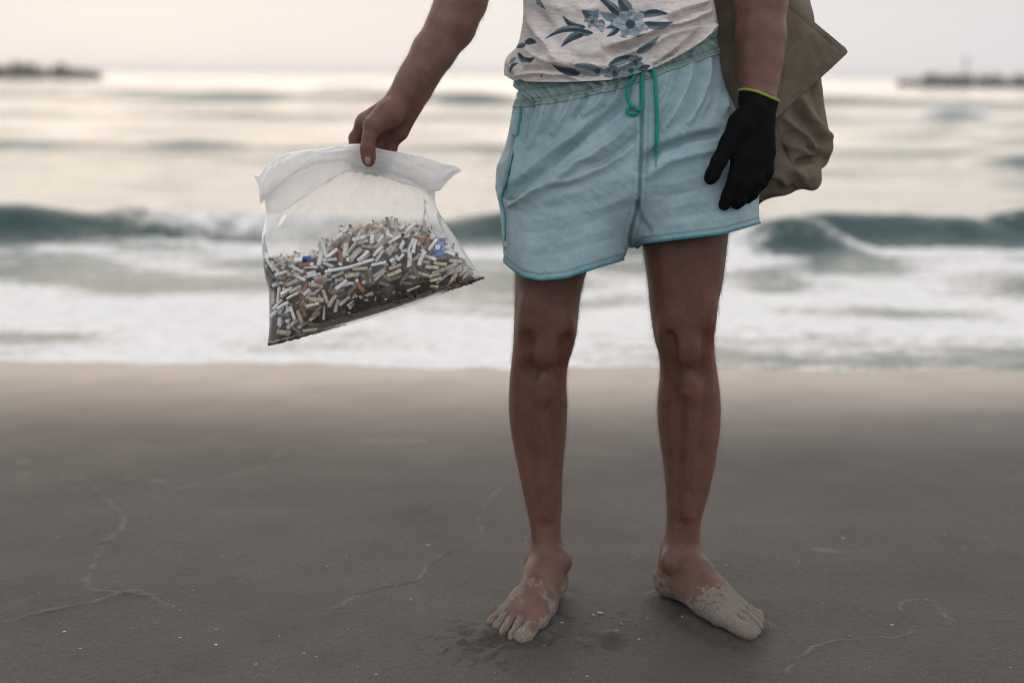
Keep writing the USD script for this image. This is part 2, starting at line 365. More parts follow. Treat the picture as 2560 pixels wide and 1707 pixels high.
material('wet_sand', {
    'g': ('geometry', {}), 'xyz': ('separate_xyz', {}),
    'nb': ('noise_texture', dict(scale=1.7, detail=5.0, roughness=0.6)),
    'rb': ('rgb_ramp', dict(ramp=[(.3, (.0265, .0228, .0198)), (.55, (.042, .0366, .0325)), (.75, (.063, .0555, .0498))])),
    'ng': ('noise_texture', dict(scale=270.0, detail=3.0, roughness=0.85)),
    'rg': ('rgb_ramp', dict(ramp=[(.34, (.25, .24, .23)), (.5, (1, 1, 1)), (.66, (2.0, 1.97, 1.9))])),
    'm1': ('mix_color', dict(blend_type='multiply', fac=.85, use_clamp=False)),
    'nm': ('noise_texture', dict(scale=70.0, detail=4.0, roughness=0.7)),
    'rm': ('rgb_ramp', dict(ramp=[(.3, (.66, .66, .66)), (.7, (1.36, 1.35, 1.33))])),
    'm2': ('mix_color', dict(blend_type='multiply', fac=.8, use_clamp=False)),
    'vo': ('voronoi_texture', dict(feature='f1', scale=55.0)),
    'vsel': ('separate_color', {}),
    'vs': ('math', dict(math_type='greater_than', value2=.94)),
    'vd': ('math', dict(math_type='less_than', value2=.085)),
    'vm': ('math', dict(math_type='multiply')),
    'm3': ('mix_color', dict(b=(.52, .49, .45))),
    'ln': ('attribute', dict(attribute='line')),
    'lk': ('math', dict(math_type='multiply', value2=.6)),
    'm4': ('mix_color', dict(b=(.17, .155, .14))),
    'wet': wet_ramp((3.9, 5.3, 0.0, 1.0)),
    'm5': ('mix_color', dict(blend_type='multiply', b=(.55, .55, .56))),
    'ro': wet_ramp((3.7, 5.3, .60, .22)),
    'bs': wet_ramp((3.0, 5.0, .8, .04)),
    'hsum': ('math', dict(math_type='add')),
    'hm': ('math', dict(math_type='multiply', value2=1.3)),
    'bp': ('bump', dict(distance=.0042)),
    'p': ('principled_bsdf', dict(specular_ior_level=.5)),
}, [('g.position', 'xyz.vector'), ('g.position', 'nb.vector'), ('g.position', 'ng.vector'), ('g.position', 'nm.vector'), ('g.position', 'vo.vector'),
    ('nb.fac', 'rb.fac'), ('ng.fac', 'rg.fac'), ('rb.color', 'm1.a'), ('rg.color', 'm1.b'), ('nm.fac', 'rm.fac'), ('m1.result', 'm2.a'), ('rm.color', 'm2.b'),
    ('vo.color', 'vsel.color'), ('vsel.r', 'vs.value1'), ('vo.distance', 'vd.value1'), ('vs.value', 'vm.value1'), ('vd.value', 'vm.value2'), ('m2.result', 'm3.a'), ('vm.value', 'm3.fac'),
    ('ln.fac', 'lk.value1'), ('lk.value', 'm4.fac'), ('m3.result', 'm4.a'), ('xyz.y', 'wet.value'), ('wet.result', 'm5.fac'), ('m4.result', 'm5.a'), ('m5.result', 'p.base_color'),
    ('xyz.y', 'ro.value'), ('ro.result', 'p.roughness'), ('xyz.y', 'bs.value'), ('bs.result', 'bp.strength'), ('nm.fac', 'hm.value1'), ('hm.value', 'hsum.value1'), ('ng.fac', 'hsum.value2'), ('hsum.value', 'bp.height'), ('bp.normal', 'p.normal')], 'p.BSDF')
tag(part('beach', (sand_v, sand_f), 'wet_sand', attrs=dict(line=line)), 'damp brown sand beach with thin pale swash lines', kind='structure')

# ------------------------------------------------------------------ sea
sx = extend(np.arange(-5, 5.01, .045), -7000, 7000, 1.045)
sy = np.r_[0, .01, .02, .035, .05, .07, np.arange(.10, 8.2, .035)] + 5.30
s = .035; sy = list(sy)
while sy[-1] < 7000: s *= 1.013 if sy[-1] < 120 else 1.08; sy.append(sy[-1] + s)
sy = np.array(sy)
X, Y = np.meshgrid(sx, sy)
edge = 0.30 * (meshkit.fbm(np.stack([sx * .55, sx * 0, sx * 0 + 3.3], -1), 3, 21) - .5) * 2 - .015 * np.clip(sx, -4, 4) + .02
Y = Y + edge[None] * np.exp(-(sy - 5.3) / 1.2)[:, None]
P = np.stack([X.ravel(), Y.ravel(), np.zeros(X.size)], -1); dist = P[:, 1]
q = (dist - 5.3).clip(0)
amp = np.interp(dist, [5.3, 7, 10, 20, 60, 200, 7000], [.003, .008, .014, .03, .05, .06, .06])
wl = np.interp(dist, [5.3, 10, 20, 60, 200, 7000], [.5, .8, 1.4, 3, 6, 12])
zs = SEA_Z + amp * (meshkit.fbm(np.stack([P[:, 0] / 1.5 * .9, dist * 0 + np.log(dist) * 14, dist * 0], -1), 4, 31) - .5) * 1.5
zs += .010 * (1 - np.exp(-q / .04)) + .008 * np.clip(q, 0, 3) / 3
foam = np.zeros(len(P)); face = np.zeros(len(P)); zr = np.zeros(len(P)); crest = np.zeros(len(P))
RIDGES = [ (-3000, 5000, 506, 580, .22, None), (-3000, 5000, 340, 363, .08, None), (-3000, 5000, 219, 241, .0, None), (-3000, 5000, 266, 282, .0, None), (-3000, 5000, 440, 452, 0, None), # x0, x1, crest y, base y in 2352-wide photo units, foam on the crest, foam patch start/end
    (-500, 640, 489, 583, .25, (150, 760)), (980, 1135, 497, 548, .3, (1100, 1300)), (1640, 2000, 488, 598, .3, (1500, 1740)), (2030, 2900, 490, 572, .05, None),
    (2150, 2700, 628, 684, .0, None), (1660, 1900, 640, 662, 0, None), (280, 600, 330, 360, .0, None), (960, 1190, 335, 358, .0, None), (165, 560, 210, 238, .0, None), (930, 1190, 215, 246, .1, None),
    (2060, 2300, 246, 278, .3, (1890, 2500)), (2190, 2700, 302, 324, .1, None), (2130, 2700, 350, 386, .25, (2250, 2700)), (1960, 2100, 355, 372, 0, None), (400, 760, 284, 300, 0, None), (-300, 120, 300, 318, .0, None),
    (1000, 2100, 420, 436, .0, None), (-300, 300, 415, 428, 0, None), (600, 1000, 268, 280, 0, None), (1850, 2130, 262, 280, .2, None), (-200, 260, 222, 236, 0, None), (620, 930, 232, 246, 0, None), (1000, 1170, 290, 304, 0, None), (2250, 2900, 420, 440, 0, None), (100, 700, 384, 396, 0, None)]
rr_ = np.random.default_rng(17)
for _ in range(70):                                   # small running wavelets all over
    yb_ = rr_.uniform(0, 1) ** 1.3 * 330 + 205; x_ = rr_.uniform(-700, 2700); w_ = rr_.uniform(180, 700)
    RIDGES.append((x_, x_ + w_, yb_ - rr_.uniform(7, 15) - (yb_ - 200) * .03, yb_ + (yb_ - 200) * .012, 0, None))
PX, PY = P[:, 0], dist
for k, (x0, x1, yc, yb, fo, fp) in enumerate(RIDGES):
    db = gd(1280, yb * DS, SEA_Z)[1]; dc = db * 1.05 + .12
    a = PITCH + math.atan((yc * DS - 853.5 - 0) / FPX); hgt = EYE[2] - math.tan(a) * dc - SEA_Z; hgt *= 1.0 if dc > 14 else 1.12
    hgt = min(max(hgt, .02), .02 * dc + .05)
    if abs(x0) < 2900 and not fp and dc > 14: c_ = (x0 + x1) / 2; h_ = (x1 - x0) * .75; x0, x1 = c_ - h_, c_ + h_
    wx0, wx1 = (x0 * DS - 1280) / FPX * dc, (x1 * DS - 1280) / FPX * dc
    e = min(.40 * (wx1 - wx0), .3 * dc); wf, wb = (dc - db) * (.26 if dc > 14 else .55), (dc - db) * 2.0
    R_ = np.where((PY > dc * .86 - 3 * wf) & (PY < dc * 1.1 + 3 * wb) & (PX > wx0 - 2 * e) & (PX < wx1 + 2 * e))[0]
    px_, pd_ = PX[R_], PY[R_]; o_ = px_ * 0
    mask = 1 / (1 + np.exp(np.clip(-(px_ - wx0 - e * .5) / (e * .22), -60, 60))) / (1 + np.exp(np.clip((px_ - wx1 + e * .5) / (e * .22), -60, 60)))
    wav = .03 * dc * (meshkit.fbm(np.stack([px_ * 5 / dc, o_ + k * 7.3, o_], -1), 2, 40 + k) - .5) * 2
    dl = pd_ - (dc + wav)
    prof = np.where(dl < 0, np.exp(-(dl / wf) ** 2), np.exp(-(dl / wb) ** 2))
    hh = hgt * (.55 + .9 * meshkit.fbm(np.stack([px_ * 11 / dc, o_ + k, o_], -1), 3, 60 + k))
    face[R_] = np.maximum(face[R_], mask * ((dl < wf * .2) & (dl > -wf * 1.6)) * np.clip(hgt / .12, 0, 1))
    zr[R_] = np.maximum(zr[R_], hh * mask * prof * np.clip(q[R_] / 1.2, 0, 1))
    if fo: crest[R_] = np.maximum(crest[R_], fo * mask * np.exp(-((dl - wf * .3) / (wf * .9)) ** 2) * (.4 + 1.2 * meshkit.fbm(P[R_] * [3, 5, 0], 3, 77)))
    if fp:
        f0, f1 = (fp[0] * DS - 1280) / FPX * dc, (fp[1] * DS - 1280) / FPX * dc
        m2 = 1 / (1 + np.exp(np.clip(-(px_ - f0 - e * .4) / (e * .2), -60, 60))) / (1 + np.exp(np.clip((px_ - f1) / (e * .2), -60, 60)))
        lump = meshkit.fbm(P[R_] * [7, 7, 0] / max(1, dc / 10), 3, 70 + k)
        cap = m2 * np.exp(-((dl - wf * .2) / (wf * 1.0)) ** 2)
        crest[R_] = np.maximum(crest[R_], cap * (.35 + .95 * lump))
        zr[R_] += cap * hgt * (.40 * lump)
zs = zs + zr
f1 = meshkit.fbm(P * [1.5, 2.6, 0], 4, 81); f2 = meshkit.fbm(P * [.5, 1.1, 0], 3, 83)
shore = np.interp(dist - edge.repeat(len(sy)).reshape(len(sx), -1).T.ravel() * np.exp(-q / 1.2), [5.29, 5.36, 5.5, 6.3, 7.2, 8.0, 9.2, 11, 16], [.78, .8, .66, .92, .86, .70, .62, .28, .10])
foam = np.maximum(foam, np.clip((shore - .5 + (f1 - .5) * 1.1 + (f2 - .5) * .9) * 2.2 + .25, 0, 1) * (dist < 17) * np.clip(shore * 1.6, 0, 1))
foam = np.maximum(foam * (1 - .85 * face), crest)
foam = np.clip(foam, 0, 1)
zs += foam * .012 * (f1 - .2) * (dist < 12)
material('sea_water', {
    'g': ('geometry', {}), 'xyz': ('separate_xyz', {}), 'fo': ('attribute', dict(attribute='foam')),
    'mp': ('mapping', dict(mapping_type='point', scale=(1.0, 1.6, 1.0))),
    'n1': ('noise_texture', dict(scale=5.0, detail=6.0, roughness=0.62)),
    'fn': ('noise_texture', dict(scale=16.0, detail=6.0, roughness=0.7)),
    'fa': ('math', dict(math_type='multiply_add', value2=1.2, value3=-.6)),
    'fs': ('math', dict(math_type='add')),
    'fr': ('map_range', dict(range_type='smoothstep', from_min=.18, from_max=.86, to_min=0, to_max=1, clamp=True)),
    'b1': ('bump', dict(distance=.05, strength=.35)),
    'water': ('principled_bsdf', dict(base_color=(.016, .042, .041), roughness=.05, ior=1.33, specular_ior_level=.5)),
    'b2': ('bump', dict(distance=.03, strength=.6)),
    'fc': ('rgb_ramp', dict(ramp=[(.3, (.70, .695, .69)), (.6, (.90, .885, .87))])),
    'foam_s': ('principled_bsdf', dict(roughness=.7, specular_ior_level=.25)),
    'mx': ('mix_closure', {}),
}, [('g.position', 'mp.vector'), ('mp.vector', 'n1.vector'), ('g.position', 'fn.vector'), ('fn.fac', 'fa.value1'), ('fa.value', 'fs.value1'), ('fo.fac', 'fs.value2'), ('fs.value', 'fr.value'),
    ('n1.fac', 'b1.height'), ('b1.normal', 'water.normal'), ('fn.fac', 'b2.height'), ('b2.normal', 'foam_s.normal'), ('fn.fac', 'fc.fac'), ('fc.color', 'foam_s.base_color'),
    ('fr.result', 'mx.fac'), ('water.BSDF', 'mx.closure1'), ('foam_s.BSDF', 'mx.closure2')], 'mx.closure')
P[:, 2] = zs
first = np.arange(len(sx)); P[first, 2] = sand_base(P[first, 1]) - .004
P_SEA = P.copy()
tag(part('sea', (P, grid_faces(len(sy), len(sx))), 'sea_water', attrs=dict(foam=foam)), 'rough green sea with foaming surf reflecting the pale sky', kind='structure')

# ------------------------------------------------------------------ breakwaters
material('dark_rock', {
    'tc': ('geometry', {}), 'n': ('noise_texture', dict(scale=.9, detail=5.0)), 'r': ('rgb_ramp', dict(ramp=[(.3, (.035, .036, .030)), (.7, (.085, .08, .07))])),
    'p': ('principled_bsdf', dict(roughness=.85))}, [('tc.position', 'n.vector'), ('n.fac', 'r.fac'), ('r.color', 'p.base_color')], 'p.BSDF')
ico = trimesh.creation.icosphere(1)
def breakwater(x0, x1, dst, hgt, label, seed, ends):
    r = np.random.default_rng(seed); ms = []
    n = int((x1 - x0) / .22)
    for i in range(n):
        x = r.uniform(x0, x1); t = min(1, (x - x0) / 4 if ends == 'l' else (x1 - x) / 4) if ends else 1
        lay = r.uniform(-1, 1); zz = (hgt * (.92 + .10 * math.sin(x * .31 + seed))) * (1 - abs(lay)) * max(.25, t)
        m = ico.copy(); v = m.vertices * (1 + .25 * (r.random((len(m.vertices), 1)) - .5)); v *= r.uniform(.45, .95, 3)
        v = v @ trimesh.transformations.random_rotation_matrix(r.random(3))[:3, :3].T
        m.vertices = v + [x, dst + lay * 2.6, SEA_Z + zz]; ms.append(m)
    t = thing('breakwater', label, 'breakwater')
    tag(part('rocks', trimesh.util.concatenate(ms), 'dark_rock', t, smooth=False), kind='stuff')
    return t
breakwater(-98, -64.5, 225, 1.75, 'low dark rock breakwater on the horizon at the left', 1, 'r')
breakwater(57.5, 105, 215, 1.25, 'low dark rock breakwater with a beacon on the right horizon', 2, 'l')
material('beacon_metal', {'p': ('principled_bsdf', dict(base_color=(.30, .30, .31), roughness=.5, metallic=.3))}, [], 'p.BSDF')
bx = (2388 - 1280) / FPX * 215
t = thing('beacon', 'small grey beacon standing on the right breakwater', 'beacon', (bx, 215, SEA_Z + 1.0))
part('base', trimesh.creation.cylinder(.55, .9, sections=16, transform=trimesh.transformations.translation_matrix([0, 0, .3])), 'beacon_metal', t, smooth=30)
part('mast', trimesh.creation.cylinder(.15, 2.0, sections=12, transform=trimesh.transformations.translation_matrix([0, 0, 1.6])), 'beacon_metal', t, smooth=30)
part('lantern', trimesh.util.concatenate([trimesh.creation.cylinder(.26, .5, sections=12, transform=trimesh.transformations.translation_matrix([0, 0, 2.8])),
     trimesh.creation.cone(.38, .35, sections=12, transform=trimesh.transformations.translation_matrix([0, 0, 3.05]))]), 'beacon_metal', t, smooth=30)

# ------------------------------------------------------------------ the person
person = thing('person', 'barefoot person in teal shorts and floral tee, one hand gloved, holding a bag', 'person')
MPX = lambda Y: (Y * math.cos(PITCH)) / FPX * 1.02
def st(y, xl, xr, Yc, b, da=0.0):
    c = Dp((xl + xr) / 2, y, Yc); depth = (c - EYE) @ FWD
    return (c[2], c[0], c[1], (xr - xl) / 2 * DS * depth / FPX + da, b)
B = Field((-0.34, 2.42, -0.02), (0.60, 3.02, 1.86), 0.0026)
# legs
RL = [(400, 1205, 1420, 2.80, .076), (520, 1186, 1388, 2.79, .079), (600, 1181, 1355, 2.775, .079), (640, 1183, 1342, 2.77, .076), (690, 1182, 1332, 2.762, .071), (730, 1181, 1328, 2.755, .067), (765, 1180, 1324, 2.75, .063), (800, 1178, 1316, 2.75, .060),
      (840, 1174, 1304, 2.757, .056), (880, 1170, 1301, 2.765, .056), (930, 1168, 1303, 2.77, .059), (970, 1171, 1302, 2.772, .058), (1010, 1177, 1299, 2.77, .054), (1060, 1187, 1294, 2.764, .049), (1110, 1197, 1291, 2.757, .044), (1160, 1208, 1290, 2.75, .040),
      (1200, 1216, 1288, 2.746, .038), (1240, 1221, 1289, 2.744, .038), (1275, 1222, 1297, 2.742, .040), (1310, 1221, 1299, 2.738, .042)]
LLg = [(400, 1455, 1675, 2.80, .076), (500, 1466, 1676, 2.79, .079), (560, 1475, 1669, 2.778, .081), (610, 1482, 1664, 2.772, .077), (650, 1488, 1658, 2.765, .073), (700, 1492, 1648, 2.758, .068), (740, 1497, 1642, 2.753, .064), (780, 1504, 1640, 2.75, .061), (820, 1514, 1642, 2.755, .057),
      (860, 1516, 1648, 2.765, .056), (900, 1512, 1653, 2.77, .059), (940, 1510, 1655, 2.774, .060), (980, 1512, 1653, 2.774, .058), (1020, 1517, 1648, 2.772, .054), (1060, 1523, 1642, 2.768, .050), (1110, 1528, 1632, 2.763, .044), (1160, 1531, 1619, 2.76, .040), (1200, 1531, 1609, 2.758, .038),
      (1240, 1528, 1607, 2.757, .038), (1275, 1527, 1605, 2.757, .040), (1300, 1526, 1603, 2.755, .041)]
B.tube([st(*r) for r in RL], .02, 2.15); B.tube([st(*r) for r in LLg], .02, 2.15)
def leg_detail(s, knee, shin_top, shin_bot, ky):
    c = Dp(*knee, ky)
    B.ell(c + [0, -.047, .002], (.026, .021, .030), .018)                       # kneecap
    B.ell(c + [s * .031, -.041, .045], (.021, .020, .040), .018)               # vastus medialis, s = towards the other leg
    B.ell(c + [-s * .030, -.036, .065], (.020, .020, .05), .018)
    B.cone(c + [0, -.043, -.054], c + [0, -.045, -.080], .013, .012, .02)     # tibial bump
    B.cone(Dp(*shin_top, ky - .045), Dp(*shin_bot, ky - .031), .011, .009, .018)
    for sx in (-1, 1): B.ell(c + [sx * .028, -.045, -.035], (.010, .009, .018), .020, cut=True)
    for sx in (-1, 1): B.ell(c + [sx * .036, -.052, .012], (.010, .008, .026), .020, cut=True)
leg_detail(1, (1252, 800), (1238, 880), (1250, 1180), 2.75)
leg_detail(-1, (1575, 795), (1592, 880), (1578, 1180), 2.752)
def foot(heel, fd, flip, toe_bend, sc=1.06):
    fd = np.array(fd) / np.linalg.norm(fd); md = np.array([-fd[1], fd[0]]) * flip
    w = lambda f, s, z: np.array([*(np.array(heel) + sc * (f * fd + s * md)), sc * z])
    B.cone(w(.034, 0, .032), w(.07, 0, .045), .031 * sc, .033 * sc, .012)
    B.cone(w(.03, 0, .045), w(.034, 0, .10), .024 * sc, .019, .02)            # achilles
    B.cone(w(.06, 0, .085), w(.105, .004, .066), .037, .034, .02)
    B.cone(w(.105, .004, .066), w(.150, .010, .046), .034, .030, .02); B.cone(w(.150, .010, .046), w(.188, .014, .031), .030, .024, .02)
    B.cone(w(.06, -.012, .028), w(.12, -.026, .024), .029, .024, .015); B.cone(w(.12, -.026, .024), w(.176, -.034, .018), .024, .018, .015)
    B.cone(w(.08, .016, .040), w(.15, .026, .034), .026, .026, .02); B.cone(w(.15, .026, .034), w(.195, .031, .026), .026, .0255, .015)
    for a, b in (((.188, .008, .024), .0225), ((.186, -.010, .022), .021), ((.182, -.024, .019), .0185)): B.ell(w(*a), (b, b, b), .012)
    B.ell(w(.062, .036, .088), (.014, .015, .018), .018); B.ell(w(.052, -.035, .076), (.013, .014, .018), .018)   # malleoli
    toes = [[((.195, .031, .025), .0190), ((.232, .035, .0175), .0130), ((.254, .0340, .0155), .0145), ((.266, .0325, .0145), .0132)],
            [((.198, .0095, .0275), .0095), ((.232, .0115, .0235), .0074), ((.254, .0112, .0125), .0082), ((.2610, .0112, .0100), .0078)],
            [((.195, -.0080, .0260), .0092), ((.223, -.0102, .0215), .0071), ((.242, -.0112, .0118), .0080), ((.2480, -.0112, .0095), .0075)],
            [((.188, -.0240, .0225), .0090), ((.209, -.0290, .0185), .0069), ((.226, -.0318, .0108), .0078), ((.2310, -.0320, .0090), .0072)],
            [((.178, -.0390, .0185), .0092), ((.194, -.0460, .0150), .0073), ((.208, -.0505, .0103), .0080), ((.2130, -.0510, .0090), .0072)]]
    for t in toes: B.chain([(w(*p), r * sc) for p, r in t], .003)
    for s0, s1 in ((.024, .030), (.006, .009), (-.006, -.008), (-.016, -.023)):                     # extensor tendons
        B.cone(w(.115, .004 + s0 * .25, .094 - .004), w(.20, s1, .0335), .004, .0045, .012)
    B.chain([(w(.10, -.022, .073), .003), (w(.125, -.006, .0775), .0032), (w(.15, .018, .064), .003), (w(.165, .030, .050), .0028)], .007)   # a vein
    B.chain([(w(.125, -.006, .0775), .003), (w(.155, -.012, .0575), .0028)], .007)
    return w
wR = foot((.099, 2.792), (-.381, -.925), 1, 0)
wL = foot((.306, 2.80), (.615, -.79), -1, 0, 1.09)
# pelvis, trunk, neck
def xz(y, xl, xr, Yc, b): return st(y, xl, xr, Yc, b)
B.tube([xz(470, 1240, 1655, 2.80, .085), xz(380, 1220, 1665, 2.80, .096), xz(280, 1215, 1655, 2.80, .098), xz(180, 1215, 1640, 2.79, .105), xz(80, 1225, 1622, 2.79, .10), xz(-60, 1228, 1615, 2.79, .103), xz(-200, 1215, 1625, 2.80, .112), xz(-330, 1210, 1632, 2.80, .112), xz(-400, 1250, 1600, 2.81, .09), xz(-440, 1330, 1530, 2.81, .06)], .02, 2.3)
CX = Dp(1421, 0, 2.80)[0]
B.cone((CX, 2.82, 1.44), (CX, 2.80, 1.60), .062, .056, .03)
# head
hc = np.array([CX, 2.775, 1.70])
B.ell(hc + [0, .015, .02], (.076, .097, .098), .02); B.ell(hc + [0, -.035, -.055], (.056, .058, .066), .03)
B.ell(hc + [0, -.062, -.100], (.026, .024, .020), .02)                                            # chin
B.cone(hc + [0, -.082, .0], hc + [0, -.104, -.036], .010, .0135, .012); B.ell(hc + [.013, -.092, -.040], (.009, .010, .008), .008); B.ell(hc + [-.013, -.092, -.040], (.009, .010, .008), .008)
for sx in (-1, 1):
    B.ell(hc + [sx * .031, -.088, .004], (.017, .014, .011), .01, cut=True); B.ell(hc + [sx * .031, -.072, .003], (.0125, .0125, .0125), .004)
    B.cone(hc + [sx * .012, -.082, .020], hc + [sx * .046, -.068, .022], .008, .007, .012)
    B.ell(hc + [sx * .077, .018, -.005], (.009, .018, .031), .008)
B.cone(hc + [-.020, -.080, -.066], hc + [.020, -.080, -.066], .007, .007, .008); B.cone(hc + [-.017, -.081, -.077], hc + [.017, -.081, -.077], .008, .008, .006); B.cone(hc + [-.024, -.094, -.0715], hc + [.024, -.094, -.0715], .003, .003, .004, cut=True)
# right arm, reaching out to the bag
def N(x, y, Y): return at(x, y, Y)
B.chain([((CX - .175, 2.81, 1.425), .058), (N(1215, -190, 2.755), .049), (N(1180, -90, 2.725), .0445)], .03)
B.chain([(N(1180, -90, 2.725), .0445), (N(1153, 0, 2.705), .0450), (N(1128, 65, 2.69), .0415), (N(1083, 131, 2.675), .0365), (N(1049, 188, 2.66), .0325), (N(1027, 222, 2.652), .0295), (N(1012, 250, 2.648), .0285)], .02)
B.cone(N(1060, 175, 2.632), N(1022, 240, 2.625), .006, .006, .016); B.cone(N(1040, 170, 2.632), N(1003, 240, 2.628), .005, .006, .016)
B.ell(N(1052, 236, 2.665), (.012, .012, .014), .02)
# right hand: palm towards the camera, thumb in front of the bag, fingers behind it
idx_ = [(N(917, 302, 2.652), .0150), (N(888, 345, 2.657), .0118), (N(886, 393, 2.648), .0104), (N(891, 420, 2.643), .0092)]
mid_ = [(N(937, 324, 2.668), .0140), (N(916, 374, 2.668), .0115), (N(912, 408, 2.652), .0104), (N(916, 426, 2.644), .0092)]
rng_ = [(N(965, 336, 2.666), .0135), (N(950, 378, 2.666), .0112), (N(940, 412, 2.652), .0102), (N(940, 430, 2.644), .0090)]
pin_ = [(N(990, 338, 2.656), .0125), (N(978, 372, 2.657), .0104), (N(965, 408, 2.650), .0094), (N(960, 428, 2.645), .0084)]
for ch, r0 in ((idx_, .0175), (mid_, .0175), (rng_, .0175), (pin_, .0185)): B.cone(N(1012, 250, 2.653), ch[0][0], .024, ch[0][1] + .002, .014)
B.cone(N(1030, 258, 2.648), N(1003, 330, 2.650), .019, .0135, .014)                                 # hypothenar
for ch in (idx_, mid_, rng_, pin_): B.chain(ch, .005)
B.chain([(N(1006, 258, 2.638), .021), (N(972, 287, 2.622), .0265), (N(932, 317, 2.600), .0172), (N(922, 345, 2.589), .0115), (N(919, 371, 2.582), .0126), (N(921, 392, 2.5805), .0121), (N(922, 403, 2.5808), .0108)], .007)
B.cone(N(905, 308, 2.650), N(940, 305, 2.618), .010, .013, .014)                                     # web of the thumb
# left arm and the hand inside the glove
B.chain([((CX + .175, 2.81, 1.425), .058), (N(1905, -190, 2.775), .050), (N(1902, -70, 2.755), .0455), (N(1902, 0, 2.745), .0465), (N(1902, 92, 2.735), .0445), (N(1901, 151, 2.725), .0385), (N(1898, 207, 2.715), .0325), (N(1896, 250, 2.708), .0290)], .02)
GL = dict(palm=[((1896, 252), 2.700, .0275)], mcp=[((1850, 388), 2.656, .0145), ((1872, 398), 2.658, .0150), ((1895, 394), 2.664, .0150), ((1916, 380), 2.672, .0145)],
    fingers=[[((1850, 388), 2.656, .0145), ((1838, 445), 2.648, .0115), ((1820, 490), 2.656, .0105), ((1811, 512), 2.664, .0095)],
             [((1872, 398), 2.658, .0148), ((1866, 458), 2.650, .0115), ((1850, 500), 2.660, .0105), ((1842, 510), 2.670, .0092)],
             [((1895, 394), 2.664, .0142), ((1893, 450), 2.656, .0112), ((1880, 484), 2.668, .0102), ((1868, 496), 2.680, .0092)],
             [((1916, 380), 2.672, .0132), ((1918, 428), 2.666, .0104), ((1905, 456), 2.676, .0096), ((1893, 470), 2.686, .0088)]],
    thumb=[((1885, 268), 2.666, .020), ((1852, 310), 2.658, .0215), ((1822, 358), 2.650, .0145), ((1797, 405), 2.644, .0122), ((1782, 436), 2.646, .0112), ((1776, 447), 2.649, .0098)])
def left_hand(F, g):
    w = lambda a: N(*a[0], a[1])
    for m in GL['mcp']: F.cone(w(GL['palm'][0]), w(m), GL['palm'][0][2] + g, m[2] + .0015 + g, .012)
    for ch in GL['fingers']: F.chain([(w(a), a[2] + g) for a in ch], .005)
    F.chain([(w(a), a[2] + g) for a in GL['thumb']], .008)
left_hand(B, 0.0)
bv, bf = B.mesh(); bv = relax(bv, bf, 2)
body_n = vnormals(bv, bf)
del B
# sand stuck to the feet, nails
sand_m = np.zeros(len(bv)); nail = np.zeros(len(bv))
low = np.where(bv[:, 2] < .16)[0]; pl = bv[low]
nz = meshkit.fbm(pl * 130, 4, 5); nb = meshkit.fbm(pl * 22, 3, 15)
fR = np.array([-.381, -.925]); fL = np.array([.60, -.80]); fL /= np.linalg.norm(fL)
isR = pl[:, 0] < .20
ff = np.where(isR, (pl[:, :2] - [.099, 2.792]) @ fR, (pl[:, :2] - [.306, 2.80]) @ fL) / 1.06
lim = np.where(isR, np.interp(ff, [0, .03, .06, .10, .135, .16, .2, .28], [.030, .045, .052, .045, .052, .085, .06, .045]), np.interp(ff, [0, .03, .07, .11, .15, .18, .28], [.062, .060, .046, .044, .052, .08, .08]))
sand_m[low] = np.clip((lim - pl[:, 2]) / .020 * .6 + (nb - .5) * 2.2 + (nz - .5) * 2.8, 0, 1) * np.clip(np.where(isR, .16, .62) + .9 * np.clip(nb * 2.6 - .75, 0, 1) + .55 * (nz - .45), 0, 1)
bv[low] += body_n[low] * (sand_m[low] * (.0006 + .0016 * (nz - .35)))[:, None]
tn = N(919, 402, 2.5695); d = (bv - tn) * [1 / .0064, 1 / .010, 1 / .0082]; nail = np.clip((1 - (np.abs(d) ** 2.6).sum(1) ** (1 / 2.6)) * 6, 0, 1)
for w in (wR, wL):
    for f_, s_, r_ in ((.257, .027, .0085), (.254, .009, .005), (.243, -.009, .0048), (.229, -.026, .0045), (.212, -.0415, .0042)):
        c = w(f_, s_, .021 if r_ > .006 else .0155); d = np.linalg.norm((bv - c) / [r_, r_, r_ * .9], axis=1); nail = np.maximum(nail, np.clip((1 - d) * 5, 0, 1) * .9)
